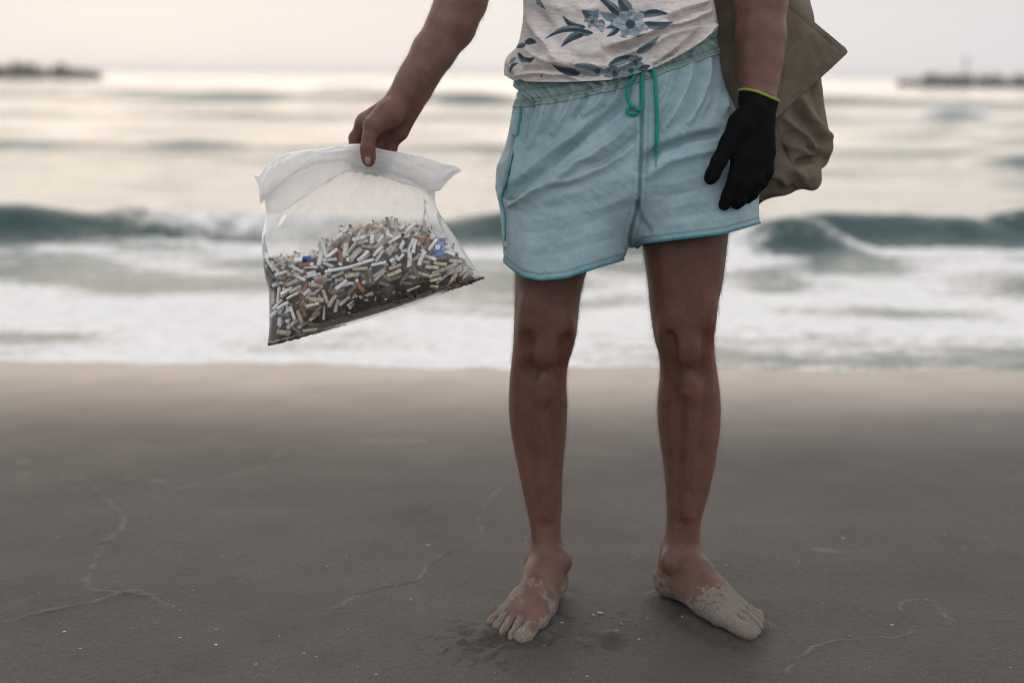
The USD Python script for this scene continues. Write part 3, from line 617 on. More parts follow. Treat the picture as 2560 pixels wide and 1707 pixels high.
material('skin', {
    'g': ('geometry', {}), 'xyz': ('separate_xyz', {}), 'sa': ('attribute', dict(attribute='sand')), 'na': ('attribute', dict(attribute='nail')),
    'n1': ('noise_texture', dict(scale=26.0, detail=5.0, roughness=.6)), 'n2': ('noise_texture', dict(scale=420.0, detail=3.0, roughness=.7)), 'n3': ('noise_texture', dict(scale=9.0, detail=2.0)),
    'zr': ('rgb_ramp', dict(ramp=[(0, (.112, .060, .046)), (.085, (.098, .047, .034)), (.16, (.092, .039, .025)), (.5, (.080, .0295, .0165)), (.72, (.080, .030, .017)), (.86, (.122, .060, .040)), (1, (.138, .069, .047))])),
    'zs': ('math', dict(math_type='multiply', value2=.8)),
    'v': ('rgb_ramp', dict(ramp=[(.3, (.60, .52, .50)), (.5, (1, 1, 1)), (.7, (1.35, 1.30, 1.28))])),
    'm1': ('mix_color', dict(blend_type='multiply', fac=.8, use_clamp=False)),
    'fl': ('rgb_ramp', dict(ramp=[(.28, (.55, .5, .5)), (.4, (1, 1, 1))])), 'm2': ('mix_color', dict(blend_type='multiply', fac=.5, use_clamp=False)),
    'nm': ('mix_color', dict(b=(.30, .205, .165))),
    'sr': ('rgb_ramp', dict(ramp=[(.38, (.030, .025, .021)), (.5, (.13, .113, .095)), (.60, (.36, .32, .27))])),
    'sg': ('noise_texture', dict(scale=520.0, detail=4.0, roughness=.9)),
    'sk': ('map_range', dict(range_type='smoothstep', from_min=.22, from_max=.85, to_min=0, to_max=1, clamp=True)),
    'sm': ('math', dict(math_type='multiply_add', value2=1.5, value3=-.75)), 'sadd': ('math', dict(math_type='add')),
    'm3': ('mix_color', {}),
    'ro': ('map_range', dict(from_min=0, from_max=1, to_min=.45, to_max=.9)),
    'hb': ('mix_float', {}), 'b': ('bump', dict(distance=.0016, strength=.7)),
    'p': ('principled_bsdf', dict(subsurface_weight=.12, subsurface_radius=(1.0, .35, .2), subsurface_scale=.006, specular_ior_level=.42)),
}, [('g.position', 'xyz.vector'), ('xyz.z', 'zs.value1'), ('zs.value', 'zr.fac'), ('g.position', 'n1.vector'), ('g.position', 'n2.vector'), ('g.position', 'n3.vector'), ('g.position', 'sg.vector'),
    ('n1.fac', 'v.fac'), ('zr.color', 'm1.a'), ('v.color', 'm1.b'), ('n2.fac', 'fl.fac'), ('m1.result', 'm2.a'), ('fl.color', 'm2.b'), ('m2.result', 'nm.a'), ('na.fac', 'nm.fac'),
    ('sg.fac', 'sr.fac'), ('sg.fac', 'sm.value1'), ('sa.fac', 'sadd.value1'), ('sm.value', 'sadd.value2'), ('sadd.value', 'sk.value'), ('sk.result', 'm3.fac'), ('nm.result', 'm3.a'), ('sr.color', 'm3.b'),
    ('m3.result', 'p.base_color'), ('sk.result', 'ro.value'), ('ro.result', 'p.roughness'), ('n2.fac', 'hb.a'), ('sg.fac', 'hb.b'), ('sk.result', 'hb.fac'), ('hb.result', 'b.height'), ('b.normal', 'p.normal')], 'p.BSDF')
part('body', (bv, bf), 'skin', person, attrs=dict(sand=sand_m, nail=nail))
material('brown_hair', {'p': ('principled_bsdf', dict(base_color=(.045, .028, .018), roughness=.6))}, [], 'p.BSDF')
hv = trimesh.creation.icosphere(4).vertices; hf = trimesh.creation.icosphere(4).faces
keep = lambda v: np.minimum((v[:, 2] + .30) * .5 + v[:, 1] * .55, 1)
hv2, hf2, _ = clip(hv, hf, keep(hv))
hv2 = hc + [0, .016, .022] + hv2 * [.084, .106, .106] * (1 + .05 * (meshkit.fbm(hv2 * 9, 3, 4)[:, None] - .5))
part('hair', solid(hv2, hf2, .012), 'brown_hair', person)
# fine body hair: curves that lie along the skin, growing downwards
def curves(name, sel, count, lmin, lmax, width, seed, mat, lift=.38):
    r = np.random.default_rng(seed); tri = bf[sel]; A = bv[tri]; zt = A[:, :, 2].mean(1)
    area = np.linalg.norm(np.cross(A[:, 1] - A[:, 0], A[:, 2] - A[:, 0]), axis=1); k = r.choice(len(tri), count, p=(area * np.clip((zt - .09) / .12, 0, 1)) / (area * np.clip((zt - .09) / .12, 0, 1)).sum())
    w = r.dirichlet((1, 1, 1), count); p = (A[k] * w[:, :, None]).sum(1); n = body_n[tri[k, 0]]
    d = np.array([0, 0, -1.0]) + .35 * r.normal(size=(count, 3)); d -= n * (d * n).sum(1, keepdims=True); d /= np.linalg.norm(d, axis=1, keepdims=True)
    L = r.uniform(lmin, lmax, count)[:, None]; li = (lift * r.uniform(.4, 1.5, count))[:, None]; cu = r.normal(size=(count, 3)) * .12
    pts = np.stack([p - n * .0004, p + L * (.33 * d + n * li * .36), p + L * (.68 * d + n * li * .62 + cu * .5), p + L * (d + n * li * .72 + cu)], 1)
    c = UsdGeom.BasisCurves.Define(stage, numbered(str(person.GetPath()), name))
    c.CreateTypeAttr('cubic'); c.CreateBasisAttr('catmullRom'); c.CreateWrapAttr('pinned')
    c.CreateCurveVertexCountsAttr(Vt.IntArray.FromNumpy(np.full(count, 4, np.int32)))
    c.CreatePointsAttr(Vt.Vec3fArray.FromNumpy(pts.reshape(-1, 3).astype(np.float32)))
    c.CreateWidthsAttr(Vt.FloatArray.FromNumpy(np.tile(np.array([1, .9, .7, .25]) * width, count).astype(np.float32))); c.SetWidthsInterpolation('vertex')
    UsdShade.MaterialBindingAPI.Apply(c.GetPrim()).Bind(MAT[mat]); return c
material('fine_hair', {'p': ('principled_bsdf', dict(base_color=(.19, .115, .065), roughness=.45))}, [], 'p.BSDF')
fz = bv[bf].mean(1)
curves('leg_hair', (fz[:, 2] > .09) & (fz[:, 2] < .80) & (fz[:, 0] > .0), 12000, .008, .020, .00016, 3, 'fine_hair')
curves('arm_hair', (fz[:, 2] > 1.0) & (fz[:, 2] < 1.25) & ((fz[:, 0] < -.03) | ((fz[:, 0] > .415) & (fz[:, 2] > 1.06))) & (fz[:, 1] < 2.80), 2600, .006, .014, .00016, 4, 'fine_hair', .5)

# ------------------------------------------------------------------ clothing
def folds(v, n, items, front=True):
    """pushes cloth in and out along drawn fold lines: (polyline in 2352-wide photo units, width, height, skew)"""
    xy = proj(v) / DS; disp = np.zeros(len(v)); wn = np.stack([meshkit.fbm(np.c_[xy / 26, xy[:, :1] * 0], 3, 50 + i_) for i_ in (0, 1)], 1) * 2; vary = np.clip(2.6 * meshkit.fbm(np.c_[xy / 40, xy[:, :1] * 0 + 9], 3, 60) - .35, .1, 1.8); fr = np.clip(-n[:, 1] * 1.6, 0, 1) if front else 1.0
    for pl, w, h, *sk in items:
        pl = np.array(pl, float); lo, hi = pl.min(0) - 4 * w, pl.max(0) + 4 * w
        m = np.where((xy[:, 0] > lo[0]) & (xy[:, 0] < hi[0]) & (xy[:, 1] > lo[1]) & (xy[:, 1] < hi[1]))[0]
        if not len(m): continue
        d, s, t = poly_dist(xy[m] + 4 * (wn[m] - .5), catmull(pl, 40) if len(pl) > 2 else pl)
        k = sk[0] if sk else 0.0; d2 = d * np.where(s > 0, 1 + k, 1 - k)
        disp[m] += h * (vary[m] if abs(h) < .008 else 1) * np.exp(-(d2 / w) ** 2) * np.sqrt(np.clip(np.minimum(t, 1 - t) * 5, 0, 1))
    return disp * fr
S = Field((-0.06, 2.60, 0.58), (0.52, 2.99, 1.16), 0.0026)
PELV = [(40, 1200, 1648, 2.79, .122), (100, 1195, 1648, 2.79, .124), (190, 1184, 1662, 2.79, .127), (250, 1178, 1688, 2.79, .130), (320, 1165, 1708, 2.79, .133), (380, 1150, 1722, 2.79, .133), (430, 1150, 1728, 2.79, .128), (470, 1176, 1705, 2.79, .112), (510, 1240, 1640, 2.79, .085), (545, 1350, 1540, 2.79, .045), (565, 1430, 1470, 2.79, .008)]
RSH = [(290, 1290, 1320, 2.79, .008), (310, 1240, 1370, 2.79, .05), (345, 1185, 1425, 2.79, .095), (385, 1153, 1455, 2.79, .120), (430, 1146, 1460, 2.79, .123), (480, 1149, 1458, 2.787, .122), (530, 1153, 1450, 2.785, .121), (570, 1156, 1441, 2.782, .120), (600, 1159, 1428, 2.78, .118), (640, 1164, 1420, 2.777, .116), (690, 1168, 1416, 2.775, .116)]
LSH = [(280, 1565, 1595, 2.79, .008), (300, 1520, 1650, 2.79, .05), (340, 1462, 1700, 2.79, .095), (385, 1442, 1727, 2.79, .120), (430, 1440, 1734, 2.79, .123), (480, 1444, 1740, 2.787, .122), (530, 1452, 1745, 2.785, .120), (560, 1470, 1747, 2.782, .119), (600, 1478, 1749, 2.78, .118), (650, 1482, 1750, 2.778, .118)]
S.tube([st(*r) for r in PELV], .01, 2.25); S.tube([st(*r) for r in RSH], .022, 2.2); S.tube([st(*r) for r in LSH], .022, 2.2)
sv, sf = S.mesh(); del S
sv = relax(sv, sf, 6); sn = vnormals(sv, sf)
P_ = lambda pts, ox=1230, oy=200, k=.3316: [((ox + k * x) / DS, (oy + k * y) / DS) for x, y in pts]
Q_ = lambda pts: P_(pts, 1200, 0, .4591)
SHF = [
    (Q_([(150, 1080), (260, 1000), (380, 900), (520, 790), (640, 690), (770, 590), (815, 470)]), 11, -.0085, .35), (Q_([(150, 1030), (270, 935), (400, 830), (520, 740), (650, 630)]), 13, .0055),
    (Q_([(200, 1130), (320, 1040), (450, 950), (600, 850), (700, 790)]), 16, .0050),
    (Q_([(230, 560), (215, 640), (200, 760)]), 8, .003), (Q_([(300, 545), (270, 640), (230, 800)]), 7, -.004), (Q_([(370, 530), (340, 640), (270, 820)]), 8, .004), (Q_([(430, 520), (400, 610), (330, 760)]), 7, -.004),
    (Q_([(510, 500), (480, 590), (390, 740)]), 8, .004), (Q_([(600, 480), (560, 570), (470, 690)]), 8, -.0035), (Q_([(700, 450), (660, 540), (560, 640)]), 9, .003), (Q_([(760, 430), (720, 530), (640, 620)]), 6, -.003),
    (Q_([(860, 640), (700, 780), (560, 880), (400, 950)]), 11, .0045, .3), (Q_([(870, 720), (760, 830), (600, 920)]), 9, -.0045),
    (Q_([(840, 790), (720, 880), (560, 960), (380, 1010)]), 10, .004), (Q_([(850, 860), (700, 950), (480, 1020), (250, 1070)]), 9, -.0045), (Q_([(850, 930), (700, 1000), (500, 1060), (300, 1110)]), 9, .004),
    (Q_([(845, 990), (720, 1060), (500, 1120), (250, 1150)]), 9, -.004), (Q_([(840, 1060), (700, 1120), (450, 1180), (220, 1210)]), 10, .004), (Q_([(820, 1130), (640, 1200), (400, 1260), (200, 1270)]), 9, -.0035),
    (Q_([(800, 1210), (640, 1270), (420, 1330), (220, 1340)]), 10, .0035), (Q_([(780, 1290), (600, 1340), (380, 1390), (240, 1390)]), 8, -.003), (Q_([(150, 1120), (260, 1170), (420, 1190)]), 9, -.003),
    # left leg of the shorts
    (Q_([(1330, 735), (1200, 760), (1060, 800), (930, 870), (880, 960)]), 8, -.0095, -.4), (Q_([(1340, 690), (1200, 710), (1060, 750), (950, 800)]), 14, .006), (Q_([(1300, 810), (1150, 850), (1000, 900), (900, 980)]), 13, .0045),
    (Q_([(880, 1070), (1000, 1075), (1120, 1060), (1290, 1010)]), 8, -.006, .3), (Q_([(885, 1020), (1000, 1010), (1150, 980), (1300, 930)]), 10, .0045), (Q_([(890, 1120), (1050, 1130), (1250, 1090), (1400, 1060)]), 12, .0045),
    (Q_([(960, 1180), (1100, 1190), (1300, 1150), (1480, 1110)]), 9, -.0035), (Q_([(860, 1090), (870, 1180), (930, 1280)]), 9, -.004), (Q_([(1000, 1230), (1200, 1220), (1450, 1170)]), 9, .003),
    (Q_([(1090, 360), (1075, 450), (1030, 580), (960, 700)]), 9, -.004), (Q_([(1150, 340), (1135, 440), (1080, 580), (1000, 720)]), 10, .005), (Q_([(1200, 330), (1190, 440), (1140, 590), (1060, 700)]), 8, -.0045),
    (Q_([(1250, 310), (1240, 430), (1200, 560), (1130, 680)]), 9, .005), (Q_([(1290, 310), (1290, 440), (1270, 580), (1230, 660)]), 8, -.005), (Q_([(1330, 400), (1345, 520), (1330, 640)]), 8, .003), (Q_([(1040, 380), (1010, 480), (970, 560)]), 7, .003),
    # pocket slit and the flap beside it
    (P_([(186, 425), (165, 560), (148, 700), (118, 830), (95, 905)]), 5.0, -.013, -.3), (P_([(215, 430), (196, 580), (180, 720), (160, 800), (115, 900)]), 6, .0055),
    (P_([(95, 905), (160, 905), (260, 820)]), 4, -.004), (P_([(120, 960), (230, 900), (380, 800)]), 8, .005), (P_([(130, 330), (120, 470), (60, 620)]), 9, -.005), (P_([(160, 280), (150, 400), (100, 540)]), 8, .004), (P_([(60, 640), (50, 760), (75, 850)]), 8, -.005),
]
HORIZ = lambda p: abs(p[-1][1] - p[0][1]) < .42 * abs(p[-1][0] - p[0][0])
dsp = folds(sv, sn, [(p, w * (.80 if abs(h) < .008 else .95), h * ((.45 if HORIZ(p) else 2.1) if abs(h) < .008 else 2.2), *k) for p, w, h, *k in SHF])
pxs = proj(sv) / DS
_a = pxs @ np.array([[.80, .60], [-.60, .80]]).T
dsp += .0024 * (meshkit.fbm(np.c_[_a[:, 0] / 60, _a[:, 1] / 13, pxs[:, 0] * 0], 4, 3) - .5) + 0.0010 * (meshkit.fbm(sv * [30, 30, 45], 4, 4) - .5)
SEAM = [(1475, 160), (1474, 260), (1473, 340), (1470, 420), (1466, 470), (1452, 520), (1446, 560)]
d, s_, t_ = poly_dist(pxs, catmull(SEAM, 40)); fr_ = (sn[:, 1] < -.2)
dsp += fr_ * (-.0030 * np.exp(-(d / 3.2) ** 2) + .0012 * np.exp(-((d - 9) / 4.0) ** 2) * (.5 + .8 * np.sin(pxs[:, 1] * 1.05) ** 2))
d2, _, _ = poly_dist(pxs, catmull(P_([(222, 190), (210, 330), (186, 425), (150, 590), (120, 720), (80, 900), (100, 990), (104, 1150), (102, 1300), (84, 1370)]), 60))
dsp += (sn[:, 1] < .3) * .0012 * np.exp(-((d2 - 5) / 3.5) ** 2) * (np.sin(pxs[:, 1] * .9) ** 2)
sv = sv + sn * dsp[:, None]
# side notch and hems
HEM = np.array([(1100, 596), (1150, 596), (1162, 603), (1172, 613), (1200, 633), (1240, 642), (1300, 636), (1370, 613), (1425, 597), (1447, 590), (1449, 582), (1475, 558), (1560, 547), (1660, 535), (1745, 511), (1800, 500)], float)
pxs = proj(sv) / DS
hem_y = np.interp(pxs[:, 0], HEM[:, 0], HEM[:, 1]); hem_y = np.where(sv[:, 1] > 2.79, hem_y - 6, hem_y)
sv1, sf1, g1 = clip(sv, sf, (hem_y - pxs[:, 1]) * .001)
HSX = [1100, 1160, 1200, 1300, 1400, 1440, 1500, 1540, 1580, 1620, 1645, 1700]; HSY = [168, 174, 187, 189, 184, 176, 157, 138, 116, 90, 70, 55]
top = g1(pxs[:, 1]) - (np.interp(g1(pxs[:, 0]), HSX, HSY) - np.where(sv1[:, 1] > 2.8, 16, 12))
sv1, sf1, g2 = clip(sv1, sf1, top * .001)
# waistband: the gathered strip under the hem of the shirt
px1 = proj(sv1) / DS
band_y = np.interp(px1[:, 0], [1180, 1205, 1300, 1420, 1540, 1645, 1670], [247, 246, 232, 205, 162, 126, 120])
wv, wf, gw = clip(sv1, sf1, (band_y - px1[:, 1]) * .001)
cv, cf, gc = clip(sv1, sf1, (px1[:, 1] - band_y) * .001)
n_ = vnormals(wv, wf); pw = proj(wv) / DS; by = np.interp(pw[:, 0], [1180, 1205, 1300, 1420, 1540, 1645, 1670], [247, 246, 232, 205, 162, 126, 120]) - pw[:, 1]
gath = meshkit.fbm(np.c_[pw[:, 0] * .085 + by * .05, by * .03, by * 0], 2, 6) - .5
wv = wv + n_ * (.0020 + .030 * gath * np.clip(by / 14, 0, 1) * np.exp(-((by - 30) / 26) ** 2) - .0022 * np.exp(-((by - 15) / 2.2) ** 2) - .0016 * np.exp(-((by - 7) / 2.0) ** 2) + .0010 * np.sin(pw[:, 0] * 1.3) * np.exp(-((by - 8) / 6) ** 2) - .0025 * np.exp(-((by - 38) / 3.0) ** 2))[:, None]
def fabric(name, c0, c1, edge, scale=900.0, rough=.85, attr='worn', weave=.5):
    material(name, {
        'g': ('geometry', {}), 'n': ('noise_texture', dict(scale=11.0, detail=6.0, roughness=.7)), 'f': ('noise_texture', dict(scale=scale, detail=2.0, roughness=.7)),
        'mp': ('mapping', dict(mapping_type='point', scale=(1, 1, .25))), 'f2': ('noise_texture', dict(scale=260.0, detail=3.0, roughness=.7)),
        'r': ('rgb_ramp', dict(ramp=[(.3, c0), (.7, c1)])), 'fr': ('rgb_ramp', dict(ramp=[(.3, (.72, .72, .72)), (.5, (1, 1, 1)), (.7, (1.24, 1.24, 1.24))])),
        'm': ('mix_color', dict(blend_type='multiply', fac=.8, use_clamp=False)), 'w': ('attribute', dict(attribute=attr)), 'm2': ('mix_color', dict(b=edge)),
        'f2r': ('rgb_ramp', dict(ramp=[(.32, (.93, .93, .93)), (.5, (1, 1, 1)), (.68, (1.05, 1.05, 1.05))])), 'm3': ('mix_color', dict(blend_type='multiply', fac=.8, use_clamp=False)),
        'b': ('bump', dict(distance=.0006, strength=weave)), 'p': ('principled_bsdf', dict(roughness=rough, specular_ior_level=.2, sheen_weight=.15, sheen_roughness=.5)),
    }, [('g.position', 'n.vector'), ('g.position', 'f.vector'), ('g.position', 'mp.vector'), ('mp.vector', 'f2.vector'), ('n.fac', 'r.fac'), ('f.fac', 'fr.fac'), ('r.color', 'm.a'), ('fr.color', 'm.b'), ('f2.fac', 'f2r.fac'), ('m.result', 'm3.a'), ('f2r.color', 'm3.b'),
        ('w.fac', 'm2.fac'), ('m3.result', 'm2.a'), ('m2.result', 'p.base_color'), ('f.fac', 'b.height'), ('b.normal', 'p.normal')], 'p.BSDF')
fabric('teal_cotton', (.225, .340, .375), (.345, .460, .495), (.09, .185, .21))
fabric('teal_waist', (.19, .285, .285), (.29, .385, .375), (.11, .18, .185))
fabric('turquoise_piping', (.035, .19, .22), (.055, .26, .29), (.02, .12, .15), 700.0, .7)
fabric('green_cord', (.006, .20, .17), (.010, .27, .225), (.01, .2, .18), 1500.0, .65)
shorts = UsdGeom.Xform.Define(stage, str(person.GetPath()) + '/shorts')
def worn_of(v):
    q = proj(v) / DS; d, _, _ = poly_dist(q, catmull(SEAM, 40)); w = np.exp(-((d - 2) / 3.0) ** 2) * .9 * (v[:, 1] < 2.8)
    w = np.maximum(w, np.exp(-((d - 15) / 2) ** 2) * .5 * (np.sin(q[:, 1] * 1.1) > -.2) * (v[:, 1] < 2.8))
    hy = np.interp(q[:, 0], HEM[:, 0], HEM[:, 1]) - q[:, 1]
    w = np.maximum(w, np.exp(-((hy - 12) / 2.2) ** 2) * .85); w = np.maximum(w, np.exp(-((hy - 5) / 2.2) ** 2) * .5 * (np.sin(q[:, 0] * .9) > 0))
    d, _, _ = poly_dist(q, catmull(P_([(222, 190), (210, 330), (186, 425), (150, 590), (120, 720), (80, 900), (100, 990), (104, 1150), (102, 1300), (84, 1370)]), 60))
    return np.maximum(w, np.exp(-((d - 6) / 2.5) ** 2) * .5 * (np.sin(q[:, 1] * .8) > -.3))
def cloth_part(name, v, f, mat, parent, th, worn=None):
    k = len(v); v2, f2 = solid(v, f, th); w = np.zeros(k) if worn is None else worn
    return part(name, (v2, f2), mat, parent, attrs=dict(worn=np.r_[w, w]))
cloth_part('cloth', cv, cf, 'teal_cotton', shorts, .0022, worn_of(cv))
hy_ = np.exp(-((by - 15) / 2.5) ** 2) * .8; hy_ = np.maximum(hy_, np.exp(-((by - 7) / 2.0) ** 2) * .7 * (np.sin(pw[:, 0] * 1.3) > -.3)); hy_ = np.maximum(hy_, np.exp(-((by - 38) / 2.5) ** 2) * .6)
cloth_part('waistband', wv, wf, 'teal_waist', shorts, .003, hy_)
for l in loops(cf):
    p = cv[np.array(l)]
    if p[:, 2].mean() < .86:
        p = smooth_loop(p, 10); L = np.r_[0, np.cumsum(np.linalg.norm(np.diff(p, axis=0), axis=1))]; tt = np.linspace(0, L[-1], 260, endpoint=False)
        p = np.stack([np.interp(tt, L, p[:, k]) for k in range(3)], 1)
        p = smooth_loop(p, 4); m = closed_tube(p, .0027, 8); m.vertices += [0, 0, -.0006]
        part('hem_piping', m, 'turquoise_piping', shorts, attrs=dict(worn=(np.arange(len(m.vertices)) // 8 % 3 == 0) * .35))
ctree = cKDTree(sv1); cn1 = vnormals(sv1, sf1)
def on_cloth(pts_native, Yg, lift):
    """lays photo-space points onto the front of the shorts: the surface point whose projection is nearest"""
    q = proj(sv1); fr = np.where(cn1[:, 1] < .25)[0]; t = cKDTree(q[fr]); d, i = t.query(np.asarray(pts_native), k=6)
    return sv1[fr][i].mean(1) + cn1[fr][i].mean(1) * lift
pip = catmull([(x * DS, y * DS) for x, y in P_([(222, 190), (214, 290), (196, 400), (166, 540), (136, 660), (104, 790), (76, 900), (98, 985), (104, 1080), (104, 1200), (102, 1300), (92, 1372)])], 90)
part('side_piping', tube_mesh(smooth_loop(on_cloth(pip, 2.7, .0005), 0), .0026, 8), 'turquoise_piping', shorts)
z6 = lambda pts: [(1480 + .1913 * x, 180 + .1913 * y) for x, y in pts]
c1 = catmull(z6([(600, -40), (560, 40), (500, 150), (455, 280), (475, 380), (530, 450), (600, 490), (640, 505)]), 50); c2 = catmull(z6([(645, -40), (652, 60), (658, 180), (664, 300), (662, 400), (640, 480), (585, 540), (510, 548), (458, 515), (478, 475), (540, 462), (610, 480)]), 80)
c3 = catmull(z6([(790, -60), (805, 0), (825, 110), (832, 250), (843, 420), (850, 560), (850, 700), (846, 850), (838, 1000), (834, 1080)]), 80)
def cord(pts, r, lift0, lift1):
    p = on_cloth(pts, 2.7, 0.0); p = np.stack([gaussian_filter(p[:, k], 3, mode='nearest') for k in range(3)], 1)
    lf = np.linspace(lift0, lift1, len(p)); p[:, 1] = np.minimum(p[:, 1], gaussian_filter(p[:, 1], 9, mode='nearest')) - lf
    return np.array([at(x, y, Y) for (x, y), Y in zip(pts, p[:, 1])])
p1, p2, p3 = cord(c1, 0, .006, .011), cord(c2, 0, .006, .007), cord(c3, 0, .006, .005)
part('drawstring', tube_mesh(p2, .0034, 10), 'green_cord', shorts); part('drawstring', tube_mesh(p1, .0034, 10), 'green_cord', shorts)
part('drawstring', tube_mesh(p3, np.interp(np.arange(len(p3)), [0, 60, 79], [.0036, .0040, .0030]), 10), 'green_cord', shorts)
ft = cord(catmull(z6([(834, 1078), (836, 1150), (833, 1200), (838, 1245)]), 10), 0, .005, .004)
part('frayed_end', tube_mesh(ft, np.linspace(.0020, .0006, 10), 6), 'green_cord', shorts)

# shirt
T = Field((-0.18, 2.56, 0.98), (0.62, 3.04, 1.56), 0.0026)
T.tube([st(230, 1160, 1652, 2.79, .138), st(186, 1164, 1652, 2.79, .138), st(150, 1168, 1652, 2.79, .136), st(120, 1184, 1650, 2.79, .134), st(90, 1196, 1648, 2.79, .132), st(50, 1203, 1644, 2.79, .129), st(0, 1204, 1636, 2.79, .126), st(-60, 1206, 1630, 2.79, .126), st(-200, 1195, 1645, 2.80, .136), st(-330, 1188, 1654, 2.80, .134), st(-395, 1215, 1630, 2.81, .115), st(-440, 1300, 1545, 2.81, .085), st(-480, 1345, 1500, 2.815, .07)], .02, 2.25)
for sx, e in ((-1, N(1212, -180, 2.757)), (1, N(1905, -180, 2.775))):
    T.cone((CX + sx * .165, 2.81, 1.43), e, .078, .072, .03)
T.ell(Dp(1182, 156, 2.775), (.012, .05, .022), .02)
tv, tf = T.mesh(); del T
tv = relax(tv, tf, 6); tn_ = vnormals(tv, tf)
R7 = lambda pts: P_(pts, 1240, 0, .2381)
TF = [
    (R7([(2270, 100), (2050, 190), (1800, 290), (1550, 380), (1300, 450), (1120, 500)]), 11, .0075, .3), (R7([(2290, 190), (2100, 250), (1850, 320), (1600, 410), (1380, 500), (1150, 560)]), 9, -.0075, .2),
    (R7([(2300, 270), (2050, 290), (1850, 350), (1640, 450), (1400, 560), (1150, 640)]), 11, .0065), (R7([(2180, 230), (2120, 340), (2000, 470), (1850, 590), (1640, 700)]), 7, -.006, .3), (R7([(2290, 240), (2220, 340), (2090, 480), (1900, 620), (1680, 720)]), 8, .006),
    (R7([(2260, 60), (2000, 180), (1800, 240)]), 9, -.005), (R7([(2240, 20), (2000, 90), (1750, 160)]), 12, .004), (R7([(1500, 620), (1200, 690), (950, 690), (700, 650), (450, 620)]), 10, .0050, .2), (R7([(1500, 560), (1250, 620), (1000, 625), (760, 590)]), 9, -.0045),
    (R7([(320, 120), (420, 300), (540, 470), (640, 620), (720, 690)]), 11, .005), (R7([(300, 200), (360, 380), (430, 520), (460, 620)]), 10, -.0045), (R7([(420, 60), (520, 230), (640, 400), (800, 560)]), 12, -.0035),
    (R7([(160, 800), (240, 745), (400, 735), (700, 750), (900, 800), (1100, 830)]), 6, -.0055, .2), (R7([(220, 560), (260, 640), (230, 720)]), 7, -.006), (R7([(130, 640), (180, 700), (200, 780)]), 7, .005), (R7([(190, 800), (400, 790), (700, 800), (900, 840)]), 6, .0045),
    (R7([(300, 500), (420, 600), (600, 690), (800, 720)]), 9, .004), (R7([(1000, 160), (1300, 200), (1700, 130)]), 16, -.003), (R7([(500, 40), (800, 100), (1100, 90)]), 16, .003),
]
tv = tv + tn_ * (.002 + folds(tv, tn_, [(p, w * .9, h * (2.9 if i_ < 7 else 2.2), *k) for i_, (p, w, h, *k) in enumerate(TF)]) + .0014 * (meshkit.fbm(tv * 40, 3, 8) - .5))[:, None]
tq = proj(tv) / DS
HS = np.array([(1100, 168), (1160, 174), (1180, 186), (1195, 182), (1206, 187), (1222, 188), (1300, 189), (1400, 184), (1440, 176), (1500, 157), (1540, 138), (1580, 116), (1620, 90), (1645, 70), (1700, 55)], float)
hy = np.interp(tq[:, 0], HS[:, 0], HS[:, 1])
tv, tf, _ = clip(tv, tf, (hy - tq[:, 1]) * .001)
tv, tf, _ = clip(tv, tf, (1.515 - tv[:, 2]) + np.where(tv[:, 1] < 2.8, -.02, 0))
for sx, a, b in ((-1, np.array([CX - .165, 2.81, 1.43]), N(1212, -180, 2.757)), (1, np.array([CX + .165, 2.81, 1.43]), N(1905, -180, 2.775))):
    u = (b - a) / np.linalg.norm(b - a); tv, tf, _ = clip(tv, tf, np.where((np.abs(tv[:, 0] - CX) > .19) & (tv[:, 2] > 1.19), np.linalg.norm(b - a) - .01 - (tv - a) @ u, .05))
# the flower print: tones drawn with polygons on a raster held in memory, looked up per vertex
from PIL import Image, ImageDraw
k_ = 4; W_, H_ = 2400, 1100
img = Image.new('L', (W_, H_), 0); dr = ImageDraw.Draw(img)
def petal(p0, p1, w, tone, bend=0.0, tip=.55, vein=None):
    p0, p1 = np.array(p0, float), np.array(p1, float); d = p1 - p0; L = np.hypot(*d); u = d / L; nn = np.array([-u[1], u[0]])
    t = np.linspace(0, 1, 24); mid = p0 + np.outer(t, d) + np.outer(np.sin(t * np.pi) * bend * L, nn); ww = w * np.sin(np.pi * t ** tip) ** .8
    dr.polygon([tuple(x) for x in np.vstack([mid + nn * ww[:, None], (mid - nn * ww[:, None])[::-1]])], fill=tone)
    if vein is not None:
        dr.polygon([tuple(x) for x in np.vstack([mid + nn * ww[:, None] * .05, (mid - nn * ww[:, None] * .95)[::-1]])], fill=vein)
        dr.line([tuple(x) for x in mid], fill=min(255, int(vein) + 40), width=6)
def flower(c, r, n, rot, squash, tone, dark):
    for i in range(n):
        a = rot + i * 2 * np.pi / n + .2 * math.sin(i * 5); e = (c[0] + r * math.cos(a), c[1] + r * math.sin(a) * squash)
        petal(c, e, r * .36, tone + (i % 3) * 14, .06, .75)
        for j in (-.22, 0, .22):
            dr.line([c, (c[0] + .8 * r * math.cos(a + j), c[1] + .8 * r * math.sin(a + j) * squash)], fill=dark - 40, width=5)
        dr.line([(c[0] + .98 * r * math.cos(a - .25), c[1] + .98 * r * math.sin(a - .25) * squash), e, (c[0] + .97 * r * math.cos(a + .25), c[1] + .97 * r * math.sin(a + .25) * squash)], fill=dark - 20, width=8)
    dr.ellipse([c[0] - r * .25, c[1] - r * .2, c[0] + r * .25, c[1] + r * .25], fill=dark)
